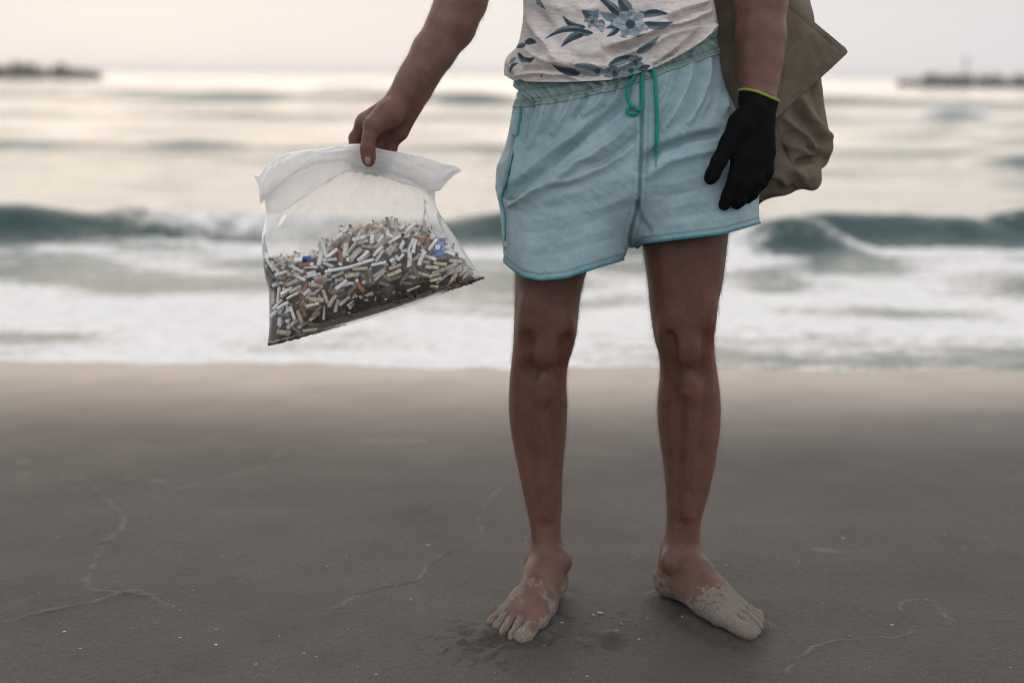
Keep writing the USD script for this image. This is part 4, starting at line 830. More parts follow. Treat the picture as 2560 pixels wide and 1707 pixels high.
# main spray
petal((1340, 200), (1050, -40), 46, 130, .05, .6, 225); petal((1420, 130), (1280, -60), 60, 120, -.05, .7, 190); petal((1500, 180), (1810, 150), 40, 140, -.08, .8, 215); petal((1540, 250), (1870, 230), 42, 150, .1, .7, 225)
petal((1420, 200), (1560, 120), 50, 80, .1, .8); petal((1300, 190), (1090, 130), 48, 110, -.1, .8); petal((1300, 250), (1160, 390), 34, 130, -.1, .7, 225); petal((1330, 240), (1150, 300), 30, 140, 0, .7, 210)
flower((1410, 250), 200, 7, .3, .78, 66, 225)
petal((1000, 250), (900, 110), 55, 120, .2, .8, 160); petal((1010, 240), (1080, 100), 52, 95, -.1, .8); petal((1050, 230), (1140, 300), 50, 100, -.1, .9, 150); petal((1080, 230), (1120, 350), 40, 80, 0, .9); flower((1010, 230), 80, 6, 0, .9, 80, 190)
petal((940, 290), (700, 170), 34, 180, -.16, .7, 235); petal((930, 315), (515, 412), 34, 120, .12, .6, 215); petal((930, 350), (680, 500), 40, 150, .1, .6, 230); petal((880, 320), (1020, 350), 34, 150, .1, .9, 220)
# left side and lower sprays
petal((300, 450), (425, 450), 34, 180, -.1, .8, 225); petal((310, 470), (210, 500), 26, 190, 0, .8, 235); petal((230, 560), (400, 620), 30, 130, .25, .7, 215); petal((300, 610), (405, 600), 26, 190, .3, .7, 230); petal((230, 660), (150, 770), 18, 190, .2, .7); petal((210, 600), (130, 680), 22, 120, 0, .8)
petal((900, 760), (590, 680), 44, 160, -.1, .55, 235); petal((820, 690), (1180, 760), 70, 90, .05, .8, 120); petal((1180, 690), (1500, 600), 44, 120, -.05, .8, 205); petal((1480, 560), (1720, 380), 40, 105, .05, .6, 150)
flower((1460, 650), 90, 6, .4, .7, 110, 220); flower((1250, 770), 130, 8, .1, .5, 90, 215); flower((1420, 740), 120, 8, .5, .5, 80, 205); petal((1500, 740), (1620, 690), 34, 180, 0, .8, 220); petal((1100, 760), (1020, 740), 30, 200, 0, .8)
petal((440, -10), (520, 100), 22, 110, .1, .7, 170); petal((420, 0), (480, 60), 26, 120, 0, .8)
dr.ellipse([468, 785, 486, 815], fill=240)
ras = gaussian_filter(np.asarray(img, float), 3.6) / 255.0
def print_tone(v, n):
    q = proj(v); u, w = (q[:, 0] - 1240) / .2381, q[:, 1] / .2381
    t = map_coordinates(ras, [np.clip(w, 0, H_ - 1), np.clip(u, 0, W_ - 1)], order=1) * ((n[:, 1] < .1) & (w > -40) & (u > -60))
    # the rest of the print, out of the picture: the same sprays again, shifted
    for du, dv, fl in ((300, 1000, 1), (-200, 1900, -1), (500, 2600, 1)):
        uu = np.mod((u - du) * fl, W_ + 300); ww_ = w + dv
        t2 = map_coordinates(ras, [np.clip(ww_, 0, H_ - 1), np.clip(uu, 0, W_ - 1)], order=1) * ((ww_ > 0) & (ww_ < H_ - 1) & (uu < W_ - 1) & (w < -60))
        t = np.maximum(t, t2)
    return t
tnn = vnormals(tv, tf)
# finer triangles where the print is seen
fine = (proj(tv)[tf][:, :, 1].max(1) > -30) & (tnn[tf][:, :, 1].mean(1) < .2)
sub_v, sub_f = trimesh.remesh.subdivide(tv, tf, face_index=np.where(fine)[0])
tv, tf = np.array(sub_v), np.array(sub_f); tnn = vnormals(tv, tf)
tone = print_tone(tv, tnn)
v2, f2 = solid(tv, tf, .0016)
material('printed_jersey', {
    'g': ('geometry', {}), 't': ('attribute', dict(attribute='tone')), 'n': ('noise_texture', dict(scale=150.0, detail=4.0, roughness=.7)), 'mp': ('mapping', dict(mapping_type='point', scale=(.35, .35, 1.6))),
    'nf': ('noise_texture', dict(scale=800.0, detail=2.0)), 'base': ('rgb_ramp', dict(ramp=[(.32, (.49, .435, .41)), (.5, (.63, .575, .55)), (.7, (.73, .68, .655))])),
    'ink': ('rgb_ramp', dict(ramp=[(0, (.63, .575, .55)), (.12, (.55, .52, .505)), (.26, (.31, .36, .385)), (.45, (.155, .205, .24)), (.7, (.060, .085, .108)), (1, (.028, .040, .056))])),
    'k': ('map_range', dict(from_min=.04, from_max=.22, to_min=0, to_max=1, clamp=True)), 'm': ('mix_color', {}), 'na': ('math', dict(math_type='multiply_add', value2=.7, value3=-.35)), 'ta': ('math', dict(math_type='add')),
    'b': ('bump', dict(distance=.0005, strength=.5)), 'p': ('principled_bsdf', dict(roughness=.9, specular_ior_level=.15, sheen_weight=.1)),
}, [('g.position', 'mp.vector'), ('mp.vector', 'n.vector'), ('g.position', 'nf.vector'), ('n.fac', 'base.fac'), ('n.fac', 'na.value1'), ('t.fac', 'ta.value1'), ('na.value', 'ta.value2'), ('ta.value', 'ink.fac'), ('t.fac', 'k.value'), ('k.result', 'm.fac'), ('base.color', 'm.a'), ('ink.color', 'm.b'),
    ('m.result', 'p.base_color'), ('nf.fac', 'b.height'), ('b.normal', 'p.normal')], 'p.BSDF')
shirt = UsdGeom.Xform.Define(stage, str(person.GetPath()) + '/floral_shirt')
part('cloth', (v2, f2), 'printed_jersey', shirt, attrs=dict(tone=np.r_[tone, tone * .2]))
for l in loops(tf):
    p = tv[np.array(l)]
    nm = 'hem' if p[:, 2].mean() < 1.15 else 'neckline' if abs(p[:, 0].mean() - CX) < .05 else 'sleeve_hem'
    p = smooth_loop(p, 14); p = smooth_loop(p[::3], 2); m = closed_tube(p, .0030, 8)
    part(nm, m, 'printed_jersey', shirt, attrs=dict(tone=print_tone(m.vertices, np.tile([0, -1.0, 0], (len(m.vertices), 1)))))

# glove
G = Field((0.33, 2.55, 0.75), (0.56, 2.82, 1.08), 0.002)
left_hand(G, .0016)
G.chain([(N(1896, 252, 2.708), .034), (N(1897, 228, 2.711), .0365)], .012)
gv, gf = G.mesh(); del G
gv = relax(gv, gf, 3); q = proj(gv); cuff = np.interp(q[:, 0], [1840, 1860, 1890, 1946], [229, 225, 230, 254])
gv, gf, _ = clip(gv, gf, (q[:, 1] - cuff) * .001)
material('black_knit', {
    'g': ('geometry', {}), 'n': ('noise_texture', dict(scale=700.0, detail=2.0)), 'r': ('rgb_ramp', dict(ramp=[(.35, (.0025, .0025, .003)), (.7, (.007, .007, .008))])), 'b': ('bump', dict(distance=.0008, strength=.5)),
    'p': ('principled_bsdf', dict(roughness=.95, specular_ior_level=.08))}, [('g.position', 'n.vector'), ('n.fac', 'r.fac'), ('r.color', 'p.base_color'), ('n.fac', 'b.height'), ('b.normal', 'p.normal')], 'p.BSDF')
fabric('lime_trim', (.19, .27, .015), (.25, .33, .03), (.15, .19, .02))
glove = UsdGeom.Xform.Define(stage, str(person.GetPath()) + '/glove'); gv2, gf2 = solid(gv, gf, .0018)
part('knit', (gv2, gf2), 'black_knit', glove)
for l in loops(gf):
    p = smooth_loop(gv[np.array(l)], 10)[::3]; m = closed_tube(p, .0026, 8); m.vertices += [0, 0, .0015]; part('cuff_trim', m, 'lime_trim', glove)

# ------------------------------------------------------------------ the clear bag
YB = 2.615
Z1 = lambda x, y, Y: at(600 + x * .3827, 300 + y * .3827, Y)
LFT = np.array([(150, 480), (172, 600), (142, 780), (160, 1000), (190, 1130), (192, 1330), (182, 1462)], float)
RGT = np.array([(1262, 430), (1276, 540), (1330, 650), (1430, 800), (1500, 910), (1550, 985), (1590, 1022)], float)
PILE = np.array([(150, 880), (175, 862), (225, 850), (265, 905), (330, 880), (400, 880), (500, 850), (560, 790), (640, 735), (740, 700), (860, 672), (1000, 662), (1100, 668), (1200, 690), (1290, 680), (1340, 770), (1420, 860), (1500, 960), (1560, 1000)], float)
DT = np.array([(180, 1435), (330, 1390), (450, 1325), (560, 1245), (700, 1160), (850, 1088), (1000, 1050), (1200, 1030), (1400, 1015), (1545, 995), (1600, 990)], float)
def bag_z1(u, v):
    vk = np.array([0, .12, .33, .56, .70, .88, 1.0])
    from scipy.interpolate import PchipInterpolator
    l, r = PchipInterpolator(vk, LFT)(v), PchipInterpolator(vk, RGT)(v)
    p = l + (r - l) * u[:, None]; s = np.sin(np.pi * u)
    p[:, 1] += -190 * s * (1 - v) ** 1.3 + 26 * s * np.clip(v - .6, 0, 1) / .4
    return p
def bag_t(u, v):
    T = np.interp(v, [0, .12, .4, .65, .85, .95, 1], [.008, .014, .027, .034, .032, .019, .0012])
    return T * (1 - np.abs(2 * u - 1) ** 2.4).clip(0) ** .62
nu, nv = 170, 130
U, V = np.meshgrid(np.linspace(0, 1, nu), np.linspace(0, 1, nv)); u_, v_ = U.ravel(), V.ravel(); zz = bag_z1(u_, v_); tt = bag_t(u_, v_)
bag_tree = cKDTree(zz)
CRE = [([(1200, 470), (1190, 620), (1165, 760)], 14, .006), ([(1235, 500), (1240, 640), (1290, 800)], 12, -.006), ([(1255, 540), (1330, 740), (1460, 930)], 16, .006), ([(1300, 640), (1380, 830), (1500, 990)], 14, -.005),
       ([(180, 640), (170, 760), (200, 900)], 16, .005), ([(300, 560), (230, 700), (150, 840)], 18, -.004), ([(420, 480), (330, 620), (250, 700)], 20, .004), ([(160, 1000), (240, 1090), (200, 1200)], 16, -.004), ([(1120, 430), (1180, 500), (1215, 600)], 12, .005), ([(640, 330), (500, 480), (420, 640)], 26, .003)]
def panel(side):
    n3 = np.c_[zz / 150, np.full(len(zz), side * 7.0)]
    w = .0045 * (meshkit.fbm(n3, 4, 91) - .5) + .0022 * (meshkit.fbm(n3 * [3.5, 1.6, 1], 3, 92) - .5)
    for pl, wd, h in CRE:
        d, s, t = poly_dist(zz, catmull(pl, 24)); w += (h if side < 0 else h * .6) * np.exp(-(d / wd) ** 2) * np.clip(np.minimum(t, 1 - t) * 4, 0, 1)
    Yp = YB + side * (tt + w * np.clip(tt / .012, 0, 1))
    p = np.array([Z1(x, y, Y) for (x, y), Y in zip(zz, Yp)])
    hz = .045 + .12 * (meshkit.fbm(n3 * [2.0, 1.2, 1], 4, 93) - .42).clip(0) * 2 + .30 * np.clip((zz[:, 0] - 1180 - (zz[:, 1] - 500) * .42) / 180, 0, 1) * (meshkit.fbm(n3 * [6, 2, 1], 3, 94)) + .35 * np.exp(-np.minimum(u_, 1 - u_) / .012) + .5 * np.exp(-(1 - v_) / .008) * .6 + .25 * np.exp(-v_ / .10)
    hz += (.015 if side < 0 else .42 + .5 * (meshkit.fbm(n3 * 2.5, 4, 97) - .5))
    hz -= .06 * (zz[:, 1] > np.interp(zz[:, 0], DT[:, 0], DT[:, 1]))
    return p, np.clip(hz, .01, .9)
material('clear_plastic', {
    'g': ('geometry', {}), 'h': ('attribute', dict(attribute='haze')), 'fr': ('fresnel', dict(IOR=1.38)), 'tr': ('transparent_bsdf', dict(color=(.965, .962, .955))), 'gl': ('glossy_bsdf', dict(color=(1, 1, 1), roughness=.10)),
    'fm': ('math', dict(math_type='multiply', value2=.8)), 'c': ('mix_closure', {}), 'n': ('noise_texture', dict(type='ridged_multifractal', scale=22.0, detail=4.0, roughness=.55, distortion=.8)), 'bp': ('bump', dict(distance=.004, strength=.6)),
    'df': ('diffuse_bsdf', dict(color=(.88, .88, .88))), 'tl': ('translucent_bsdf', dict(color=(.95, .945, .94))), 'mk': ('mix_closure', dict(fac=.58)),
    'sp': ('noise_texture', dict(scale=330.0, detail=2.0)), 'sr': ('map_range', dict(from_min=.68, from_max=.76, to_min=0, to_max=.35, clamp=True)), 'ad': ('math', dict(math_type='add', use_clamp=True)), 'm': ('mix_closure', {}),
}, [('g.position', 'n.vector'), ('g.position', 'sp.vector'), ('n.fac', 'bp.height'), ('bp.normal', 'gl.normal'), ('bp.normal', 'df.normal'), ('bp.normal', 'tl.normal'), ('fr.fac', 'fm.value1'), ('fm.value', 'c.fac'), ('tr.BSDF', 'c.closure1'), ('gl.BSDF', 'c.closure2'), ('df.BSDF', 'mk.closure1'), ('tl.BSDF', 'mk.closure2'),
    ('sp.fac', 'sr.value'), ('h.fac', 'ad.value1'), ('sr.result', 'ad.value2'), ('ad.value', 'm.fac'), ('c.closure', 'm.closure1'), ('mk.closure', 'm.closure2')], 'm.closure')
bag = thing('plastic_bag', 'clear plastic bag of cigarette butts hanging from the bare right hand', 'plastic bag')
gf_ = grid_faces(nv, nu)
for side, nm in ((-1, 'front_film'), (1, 'back_film')):
    p, hz = panel(side); part(nm, (p, gf_ if side < 0 else gf_[:, ::-1]), 'clear_plastic', bag, attrs=dict(haze=hz))
    if side < 0: front_p = p
seam_dirt = []
# welded seam along the bottom
e = bag_z1(np.linspace(0, 1, 120), np.ones(120)); r_ = np.random.default_rng(5)
seam = np.array([Z1(x, y, YB) for x, y in e]) + r_.normal(0, .0005, (120, 3)); sm = tube_mesh(seam, .0042, 6, (.5, 1.2)); sm.vertices += r_.normal(0, .0004, sm.vertices.shape)
part('bottom_seam', sm, 'clear_plastic', bag, attrs=dict(haze=.08 + .35 * meshkit.fbm(sm.vertices * 60, 3, 3)))
for u0, u1 in ((0.0, .36), (.80, 1.0)):
    e = bag_z1(np.linspace(u0, u1, 60), np.ones(60)); sp_ = np.array([Z1(x, y + 6, YB) for x, y in e]) + r_.normal(0, .0007, (60, 3)); sm = tube_mesh(sp_, .0024 * (.5 + meshkit.fbm(sp_ * 90, 2, 9)) * np.interp(np.linspace(u0, u1, 60), [0, .2, .36, .79, .86, 1], [1, .9, .12, .12, .8, 1]), 6, (1.6, 1)); sm.vertices += r_.normal(0, .0005, sm.vertices.shape)
    seam_dirt.append(sm)
# the rolled mouth
def roll(name, rows, Yc, hazes, wr, seed, nn=150):
    rows = np.array(rows, float); from scipy.interpolate import PchipInterpolator
    k = np.r_[0, np.cumsum(np.linalg.norm(np.diff(rows[:, [0, 1]], axis=0), axis=1))]; k /= k[-1]; I = PchipInterpolator(k, rows)(np.linspace(0, 1, nn))
    m = 40; a = np.arange(m) * 2 * np.pi / m; ss = np.linspace(0, 1, nn)[:, None] * np.ones(m)[None]
    c, h = (I[:, 0:2] + I[:, 2:4]) / 2, (I[:, 2:4] - I[:, 0:2]) / 2
    pz = c[:, None] - h[:, None] * np.cos(a)[None, :, None]; th = I[:, 4][:, None] * np.sign(np.sin(a)) * np.abs(np.sin(a)) ** .8
    q = np.stack([ss * 14, np.cos(a)[None] * 2.2 + ss * 0, np.sin(a)[None] * 1.2 + ss * 0], -1).reshape(-1, 3)
    w = (meshkit.fbm(q * [1, 1.6, 1], 4, seed) - .5) * wr + (np.abs(meshkit.fbm(q * [2.2, .7, 1], 3, seed + 1) - .5)) * -wr
    Yv = Yc + th.ravel() + w * np.sign(np.sin(np.tile(a, nn)) + 1e-9) * np.clip(np.abs(th.ravel()) / .006, 0, 1)
    pz = pz.reshape(-1, 2); pz[:, 1] += 14 * (meshkit.fbm(q * [1.6, .3, 1], 3, seed + 2) - .5) * np.abs(np.cos(np.tile(a, nn)))
    p = np.array([Z1(x, y, Y) for (x, y), Y in zip(pz, Yv)])
    f = grid_faces(nn, m, True); p0, p1 = p[:m].mean(0), p[-m:].mean(0); b = nn * m
    f = np.vstack([f, [[b, j, (j + 1) % m] for j in range(m)], [[b + 1, (nn - 1) * m + (j + 1) % m, (nn - 1) * m + j] for j in range(m)]])
    p = np.vstack([p, p0, p1]); hz = hazes[0] + hazes[1] * (meshkit.fbm(q * [1.3, 1.2, 1], 4, seed + 3) - .3); hz = np.clip(np.r_[hz, hz[0], hz[-1]], .05, .97)
    return part(name, (p, f), 'clear_plastic', bag, attrs=dict(haze=hz))
roll('inner_fold', [(150, 470, 160, 520, .001), (180, 420, 190, 610, .007), (265, 380, 265, 600, .009), (400, 300, 400, 520, .010), (560, 250, 560, 420, .010), (720, 250, 715, 340, .009), (850, 260, 850, 338, .009), (935, 280, 940, 378, .009), (1060, 320, 1060, 415, .009), (1180, 370, 1185, 450, .008), (1250, 410, 1255, 520, .006), (1275, 470, 1278, 540, .001)], 2.624, (.28, .35), .008, 200)
roll('rolled_mouth', [(88, 362, 92, 372, .0006), (118, 368, 122, 440, .006), (160, 318, 132, 545, .013), (270, 232, 225, 466, .017), (400, 200, 400, 338, .017), (560, 182, 560, 286, .016), (700, 160, 690, 276, .016), (800, 156, 800, 300, .0155), (900, 184, 900, 312, .0155), (1000, 205, 1000, 364, .017), (1150, 230, 1130, 402, .018), (1280, 265, 1250, 470, .017), (1345, 290, 1300, 462, .012), (1395, 298, 1365, 392, .006), (1443, 326, 1440, 338, .0006)], 2.613, (.68, .42), .012, 210)

# dark wet sand in the bag bottom; dark core added as shade between butts
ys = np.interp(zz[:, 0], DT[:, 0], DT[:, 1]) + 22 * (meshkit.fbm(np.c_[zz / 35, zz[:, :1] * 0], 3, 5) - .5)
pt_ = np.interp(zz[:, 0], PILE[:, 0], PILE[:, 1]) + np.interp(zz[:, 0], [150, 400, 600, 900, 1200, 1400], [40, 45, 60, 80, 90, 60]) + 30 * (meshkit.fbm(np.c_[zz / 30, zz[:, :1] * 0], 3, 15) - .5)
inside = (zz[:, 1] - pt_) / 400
def dirt_and_core_side(side):
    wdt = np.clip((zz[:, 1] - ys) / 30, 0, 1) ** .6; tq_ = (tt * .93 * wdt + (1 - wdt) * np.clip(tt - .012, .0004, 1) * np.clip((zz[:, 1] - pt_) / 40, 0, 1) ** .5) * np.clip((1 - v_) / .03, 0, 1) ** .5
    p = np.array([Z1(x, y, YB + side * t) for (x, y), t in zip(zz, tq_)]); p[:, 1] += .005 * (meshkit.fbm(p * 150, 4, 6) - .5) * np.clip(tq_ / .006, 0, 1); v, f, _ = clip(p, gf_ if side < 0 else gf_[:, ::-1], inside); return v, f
(a_, fa), (b_, fb) = dirt_and_core_side(-1), dirt_and_core_side(1)
material('damp_dirt_and_shade', {'g': ('geometry', {}), 'n': ('noise_texture', dict(scale=160.0, detail=5.0, roughness=.75)), 'n2': ('noise_texture', dict(scale=900.0, detail=1.0)), 'r': ('rgb_ramp', dict(ramp=[(.3, (.008, .006, .0045)), (.5, (.022, .016, .012)), (.62, (.075, .056, .038)), (.74, (.22, .18, .13))])), 'b': ('bump', dict(distance=.0015, strength=.7)), 'p': ('principled_bsdf', dict(roughness=.8))},
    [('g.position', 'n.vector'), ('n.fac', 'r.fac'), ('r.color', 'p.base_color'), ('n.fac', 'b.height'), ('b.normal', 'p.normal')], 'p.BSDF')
tag(part('wet_dirt_and_shade_core', (np.vstack([a_, b_]), np.vstack([fa, fb + len(a_)])), 'damp_dirt_and_shade'), 'dark brown sand and dirt at the bag bottom with added shade core behind butts', 'dirt', kind='stuff')

for sm in seam_dirt: part('seam_dirt', sm, 'damp_dirt_and_shade', bag)
# cigarette butts
def paper_mat(name, c, dark, amt):
    material(name, {'tc': ('texture_coordinate', {}), 'g': ('geometry', {}), 'n': ('noise_texture', dict(scale=130.0, detail=4.0, roughness=.7)), 'rp': ('map_range', dict(from_min=.52 - amt * .2, from_max=.78 - amt * .1, to_min=0, to_max=.9, clamp=True)), 'm': ('mix_color', dict(a=c, b=dark)),
        'p': ('principled_bsdf', dict(roughness=.8, specular_ior_level=.2))}, [('g.position', 'n.vector'), ('n.fac', 'rp.value'), ('rp.result', 'm.fac'), ('m.result', 'p.base_color')], 'p.BSDF')
paper_mat('white_paper', (.78, .775, .76), (.20, .16, .12), .14); paper_mat('grey_paper', (.50, .48, .44), (.15, .12, .09), .5); paper_mat('stained_paper', (.58, .50, .37), (.20, .13, .07), .4)
paper_mat('cork_paper', (.34, .145, .055), (.16, .06, .025), .1); paper_mat('dark_paper', (.22, .19, .16), (.05, .04, .03), .5); paper_mat('filter_fibre', (.46, .38, .26), (.16, .10, .06), .3); paper_mat('burnt_ash', (.030, .026, .024), (.10, .09, .08), .2)
paper_mat('band_grey', (.33, .33, .34), (.2, .2, .2), .0); paper_mat('blue_plastic', (.012, .025, .19), (.01, .015, .07), .0); paper_mat('pink_paper', (.55, .30, .25), (.25, .12, .1), .2)
def stub(x0, x1, r, seed, sides=12, rings=5, squash=1.0, dent=.10):
    rr = np.random.default_rng(seed); xs = np.linspace(x0, x1, rings); a = np.arange(sides) * 2 * np.pi / sides
    bend = rr.normal(0, .0018); k = 1 + dent * (meshkit.fbm(np.stack(np.broadcast_arrays(xs[:, None] * 160 + seed, np.cos(a)[None] * 1.3, np.sin(a)[None] * 1.3), -1), 2, seed) - .5) * 2
    v = np.stack(np.broadcast_arrays(xs[:, None], r * k * np.cos(a)[None] / squash ** .5 + bend * np.cos(xs / .014)[:, None], r * k * np.sin(a)[None] * squash), -1).reshape(-1, 3)
    n = rings * sides; v = np.vstack([v, [x0 + .0006, v[:sides, 1].mean(), 0], [x1 - .0006, v[n - sides:n, 1].mean(), 0]])
    f = np.vstack([grid_faces(rings, sides, True)[:, ::-1], [[n, (j + 1) % sides, j] for j in range(sides)][::1], [[n + 1, n - sides + j, n - sides + (j + 1) % sides] for j in range(sides)]])
    t = trimesh.Trimesh(v, f, process=False); t.fix_normals(); return t
R0 = .0038
KINDS = {  # name, share, half length, parts
    'white': (.36, .01450, [('paper', -.01450, .01415, 1.0, 'white_paper'), ('filter_end', .01415, .01473, .9, 'filter_fibre')], 'plain white cigarette butt'),
    'burnt': (.12, .01624, [('paper', -.01624, .01218, 1.0, 'white_paper'), ('band', .00986, .01090, 1.03, 'band_grey'), ('burnt_tip', .01218, .01647, .86, 'burnt_ash')], 'black tipped white cigarette butt with grey band'),
    'cork': (.11, .01566, [('filter', -.01566, .00696, 1.0, 'cork_paper'), ('paper', .00696, .01334, .97, 'white_paper'), ('burnt_tip', .01334, .01601, .85, 'burnt_ash')], 'orange cork tipped cigarette butt'),
    'grey': (.12, .01369, [('paper', -.01369, .01334, 1.0, 'grey_paper'), ('filter_end', .01334, .01392, .9, 'dark_paper')], 'dirty grey cigarette butt'),
    'stained': (.14, .01392, [('paper', -.01392, .01357, 1.0, 'stained_paper'), ('filter_end', .01357, .01415, .9, 'filter_fibre')], 'yellow stained cigarette butt'),
    'short': (.08, .00870, [('paper', -.00870, .00847, 1.05, 'white_paper'), ('filter_end', .00847, .00905, .92, 'filter_fibre')], 'short white filter stub'),
    'flat': (.05, .01508, [('paper', -.01508, .01508, 1.05, 'grey_paper')], 'flattened grey cigarette butt'),
    'dark': (.05, .01276, [('paper', -.01276, .01276, 1.0, 'dark_paper'), ('filter_end', .01276, .01334, .9, 'burnt_ash')], 'dark soaked cigarette butt')}
br = np.random.default_rng(11); segs, rads, placed = np.zeros((0, 5, 3)), np.zeros(0), []
def uv_at(x, y):
    d, i = bag_tree.query((x, y)); return i, d
kinds = list(KINDS); share = np.array([KINDS[k][0] for k in kinds]); share /= share.sum()
def try_butt(depth, force=None):
    global segs, rads
    x = br.uniform(165, 1530); y = br.uniform(660, 1470)
    top = np.interp(x, PILE[:, 0], PILE[:, 1]) + (16 if depth < .02 else 0); bot = np.interp(x, DT[:, 0], DT[:, 1])
    if y < top + 14 or y > bot + 60: return
    # the front of the heap lies lower than its back
    if depth < .016 and y < top + np.interp(x, [150, 400, 600, 900, 1200, 1400], [10, 10, 30, 60, 70, 40]): return
    i, d = uv_at(x, y)
    if d > 8 or tt[i] < .0056: return
    dirty = np.clip(1 - (bot - y) / 170, 0, 1) * .8; pr = share * np.where(np.isin(kinds, ['grey', 'stained', 'dark', 'flat']), 1 + 6 * dirty, 1 - .85 * dirty); pr = pr * np.where(np.array(kinds) == 'dark', 1 + 5 * dirty, 1)
    kd = kinds[br.choice(len(kinds), p=pr / pr.sum())]; hl = KINDS[kd][1] * .93; dd = .0050 + depth
    if dd > 2 * tt[i] - .005: return
    a = br.uniform(0, np.pi) if br.random() < .55 else br.normal(.42, .45); tilt = br.normal(0, .22) if depth > 0 else br.normal(0, .10)
    if br.random() < .06 and depth > .006: tilt = 1.2
    ax = np.array([math.cos(a) * math.cos(tilt), math.sin(tilt), math.sin(a) * math.cos(tilt)])
    c = Z1(x, y, YB - tt[i] + dd)
    s5 = c + np.linspace(-1, 1, 5)[:, None] * ax * hl
    for e_ in (s5[0], s5[-1]):
        q = (proj(e_) - [600, 300]) / .3827; j, d = uv_at(*q)
        if d > 9 or tt[j] < .0045: return
        if abs(e_[1] - YB) > tt[j] + .0015: return
    if len(segs):
        near_ = np.linalg.norm(segs[:, 2] - c, axis=1) < .034
        if near_.any():
            D_ = np.linalg.norm(segs[near_][:, :, None] - s5[None, None], axis=-1).min((1, 2))
            if (D_ < .0056).any(): return
    segs = np.concatenate([segs, s5[None]]); placed.append((kd, c, ax, depth, (x, y)))
special = [  # things that stand out in the heap: reserve their room
    ('cap', (425, 912), (.013, 0.30)), ('stick', (718, 955), (.047, .26))]
def reserve(x, y, hl, a):
    global segs
    i, d = uv_at(x, y); c = Z1(x, y, YB - tt[i] + .0045); ax = np.array([math.cos(a), 0, math.sin(a)])
    for o in np.arange(-hl, hl + .001, .012): segs = np.concatenate([segs, (c + ax * o + np.linspace(-.006, .006, 5)[:, None] * ax)[None]])
    return c, ax
cap_c, cap_ax = reserve(425, 912, .012, .12); stick_c, stick_ax = reserve(718, 955, .047, .262); wrap_c, wrap_ax = reserve(1300, 830, .012, 1.3)
for depth, tries in ((0, 5200), (.004, 3500), (.009, 4500), (.015, 3500), (.022, 3000), (.030, 3000), (.038, 2500), (.046, 2500), (.054, 2500)):
    for _ in range(tries): try_butt(depth)
front = [p for p in placed if p[3] <= .010][:296]; ids = {id(p) for p in front}; rest = [p for p in placed if id(p) not in ids]
def frame(ax):
    ax = ax / np.linalg.norm(ax); t = br.normal(size=3); y_ = np.cross(ax, t); y_ /= np.linalg.norm(y_); z_ = np.cross(ax, y_); return np.array([ax, y_, z_])
firsts, count_ = {}, {}
VAR = 3
protos = {}
for kd, (sh, hl, prs, lab) in KINDS.items():
    for k in range(VAR): protos[kd, k] = [(nm, stub(a, b, R0 * s, hash_ * 13 + k * 7 + 3, squash=.45 if kd == 'flat' else (.9, .78, 1.0)[k], dent=.28 if kd == 'flat' else .10), mt) for hash_, (nm, a, b, s, mt) in enumerate(prs, kinds.index(kd) * 5)]
def zone(x, y):
    top, bot = np.interp(x, PILE[:, 0], PILE[:, 1]), np.interp(x, DT[:, 0], DT[:, 1]); f = (y - top) / max(bot - top, 1)
    return ('high in' if f < .36 else 'halfway down' if f < .7 else 'low in') + ' the ' + ('far left' if x < 420 else 'left middle' if x < 700 else 'centre' if x < 980 else 'right middle' if x < 1220 else 'far right') + ' of the bag'
for kd, c, ax, depth, zxy in front:
    k = br.integers(VAR); Rm = frame(ax if br.random() < .5 else -ax); M = np.eye(4); M[:3, :3] = Rm * br.uniform(.86, 1.0); M[3, :3] = c
    x = UsdGeom.Xform.Define(stage, numbered('/World', 'cigarette_butt')); x.AddTransformOp().Set(Gf.Matrix4d(*M.ravel().tolist()))
    tag(x, KINDS[kd][3] + ' ' + zone(*zxy), 'cigarette butt', KINDS[kd][3].replace('cigarette butt', 'cigarette butts').replace('stub', 'stubs') + ' ' + zone(*zxy))
    if (kd, k) in firsts:
        x.GetPrim().GetReferences().AddInternalReference(firsts[kd, k].GetPath()); x.GetPrim().SetInstanceable(True)
    else:
        firsts[kd, k] = x.GetPrim()
        for nm, m, mt in protos[kd, k]: part(nm, m, mt, x, smooth=40)
acc = {}
for kd, c, ax, depth, zxy in rest:
    k = br.integers(VAR); Rm = frame(ax)
    for nm, m, mt in protos[kd, k]: acc.setdefault(mt, []).append(trimesh.Trimesh(m.vertices @ Rm + c, m.faces, process=False))
heap = thing('cigarette_butt_heap', 'mass of further cigarette butts deep inside the clear bag', 'cigarette butts'); tag(heap, kind='stuff')
for mt, ms in acc.items(): part(mt.replace('paper', 'butts').replace('burnt_ash', 'burnt_tips').replace('filter_fibre', 'filter_ends').replace('band_grey', 'grey_bands'), trimesh.util.concatenate(ms), mt, heap, smooth=40)
# loose tobacco, ash and grit between the butts
fl_v, fl_f = [], []; tet = np.array([[0, 1, 2], [0, 2, 3], [0, 3, 1], [1, 3, 2]])
for _ in range(2600):
    x = br.uniform(165, 1540); y = br.uniform(660, 1460); i, d = uv_at(x, y)
    if d > 8 or tt[i] < .004 or y < np.interp(x, PILE[:, 0], PILE[:, 1]) + np.interp(x, [150, 400, 600, 900, 1200, 1400], [20, 20, 45, 75, 85, 55]): continue
    if br.random() > .25 + .75 * np.clip(1 - (np.interp(x, DT[:, 0], DT[:, 1]) - y) / 330, 0, 1): continue
    c = Z1(x, y, YB - tt[i] + br.uniform(.0022, .0062)); fl_f.append(tet + 4 * len(fl_v)); fl_v.append(c + br.normal(size=(4, 3)) * [.0017, .0008, .0013] * br.uniform(.5, 1.5))
paper_mat('tobacco', (.115, .065, .032), (.025, .017, .011), .4)
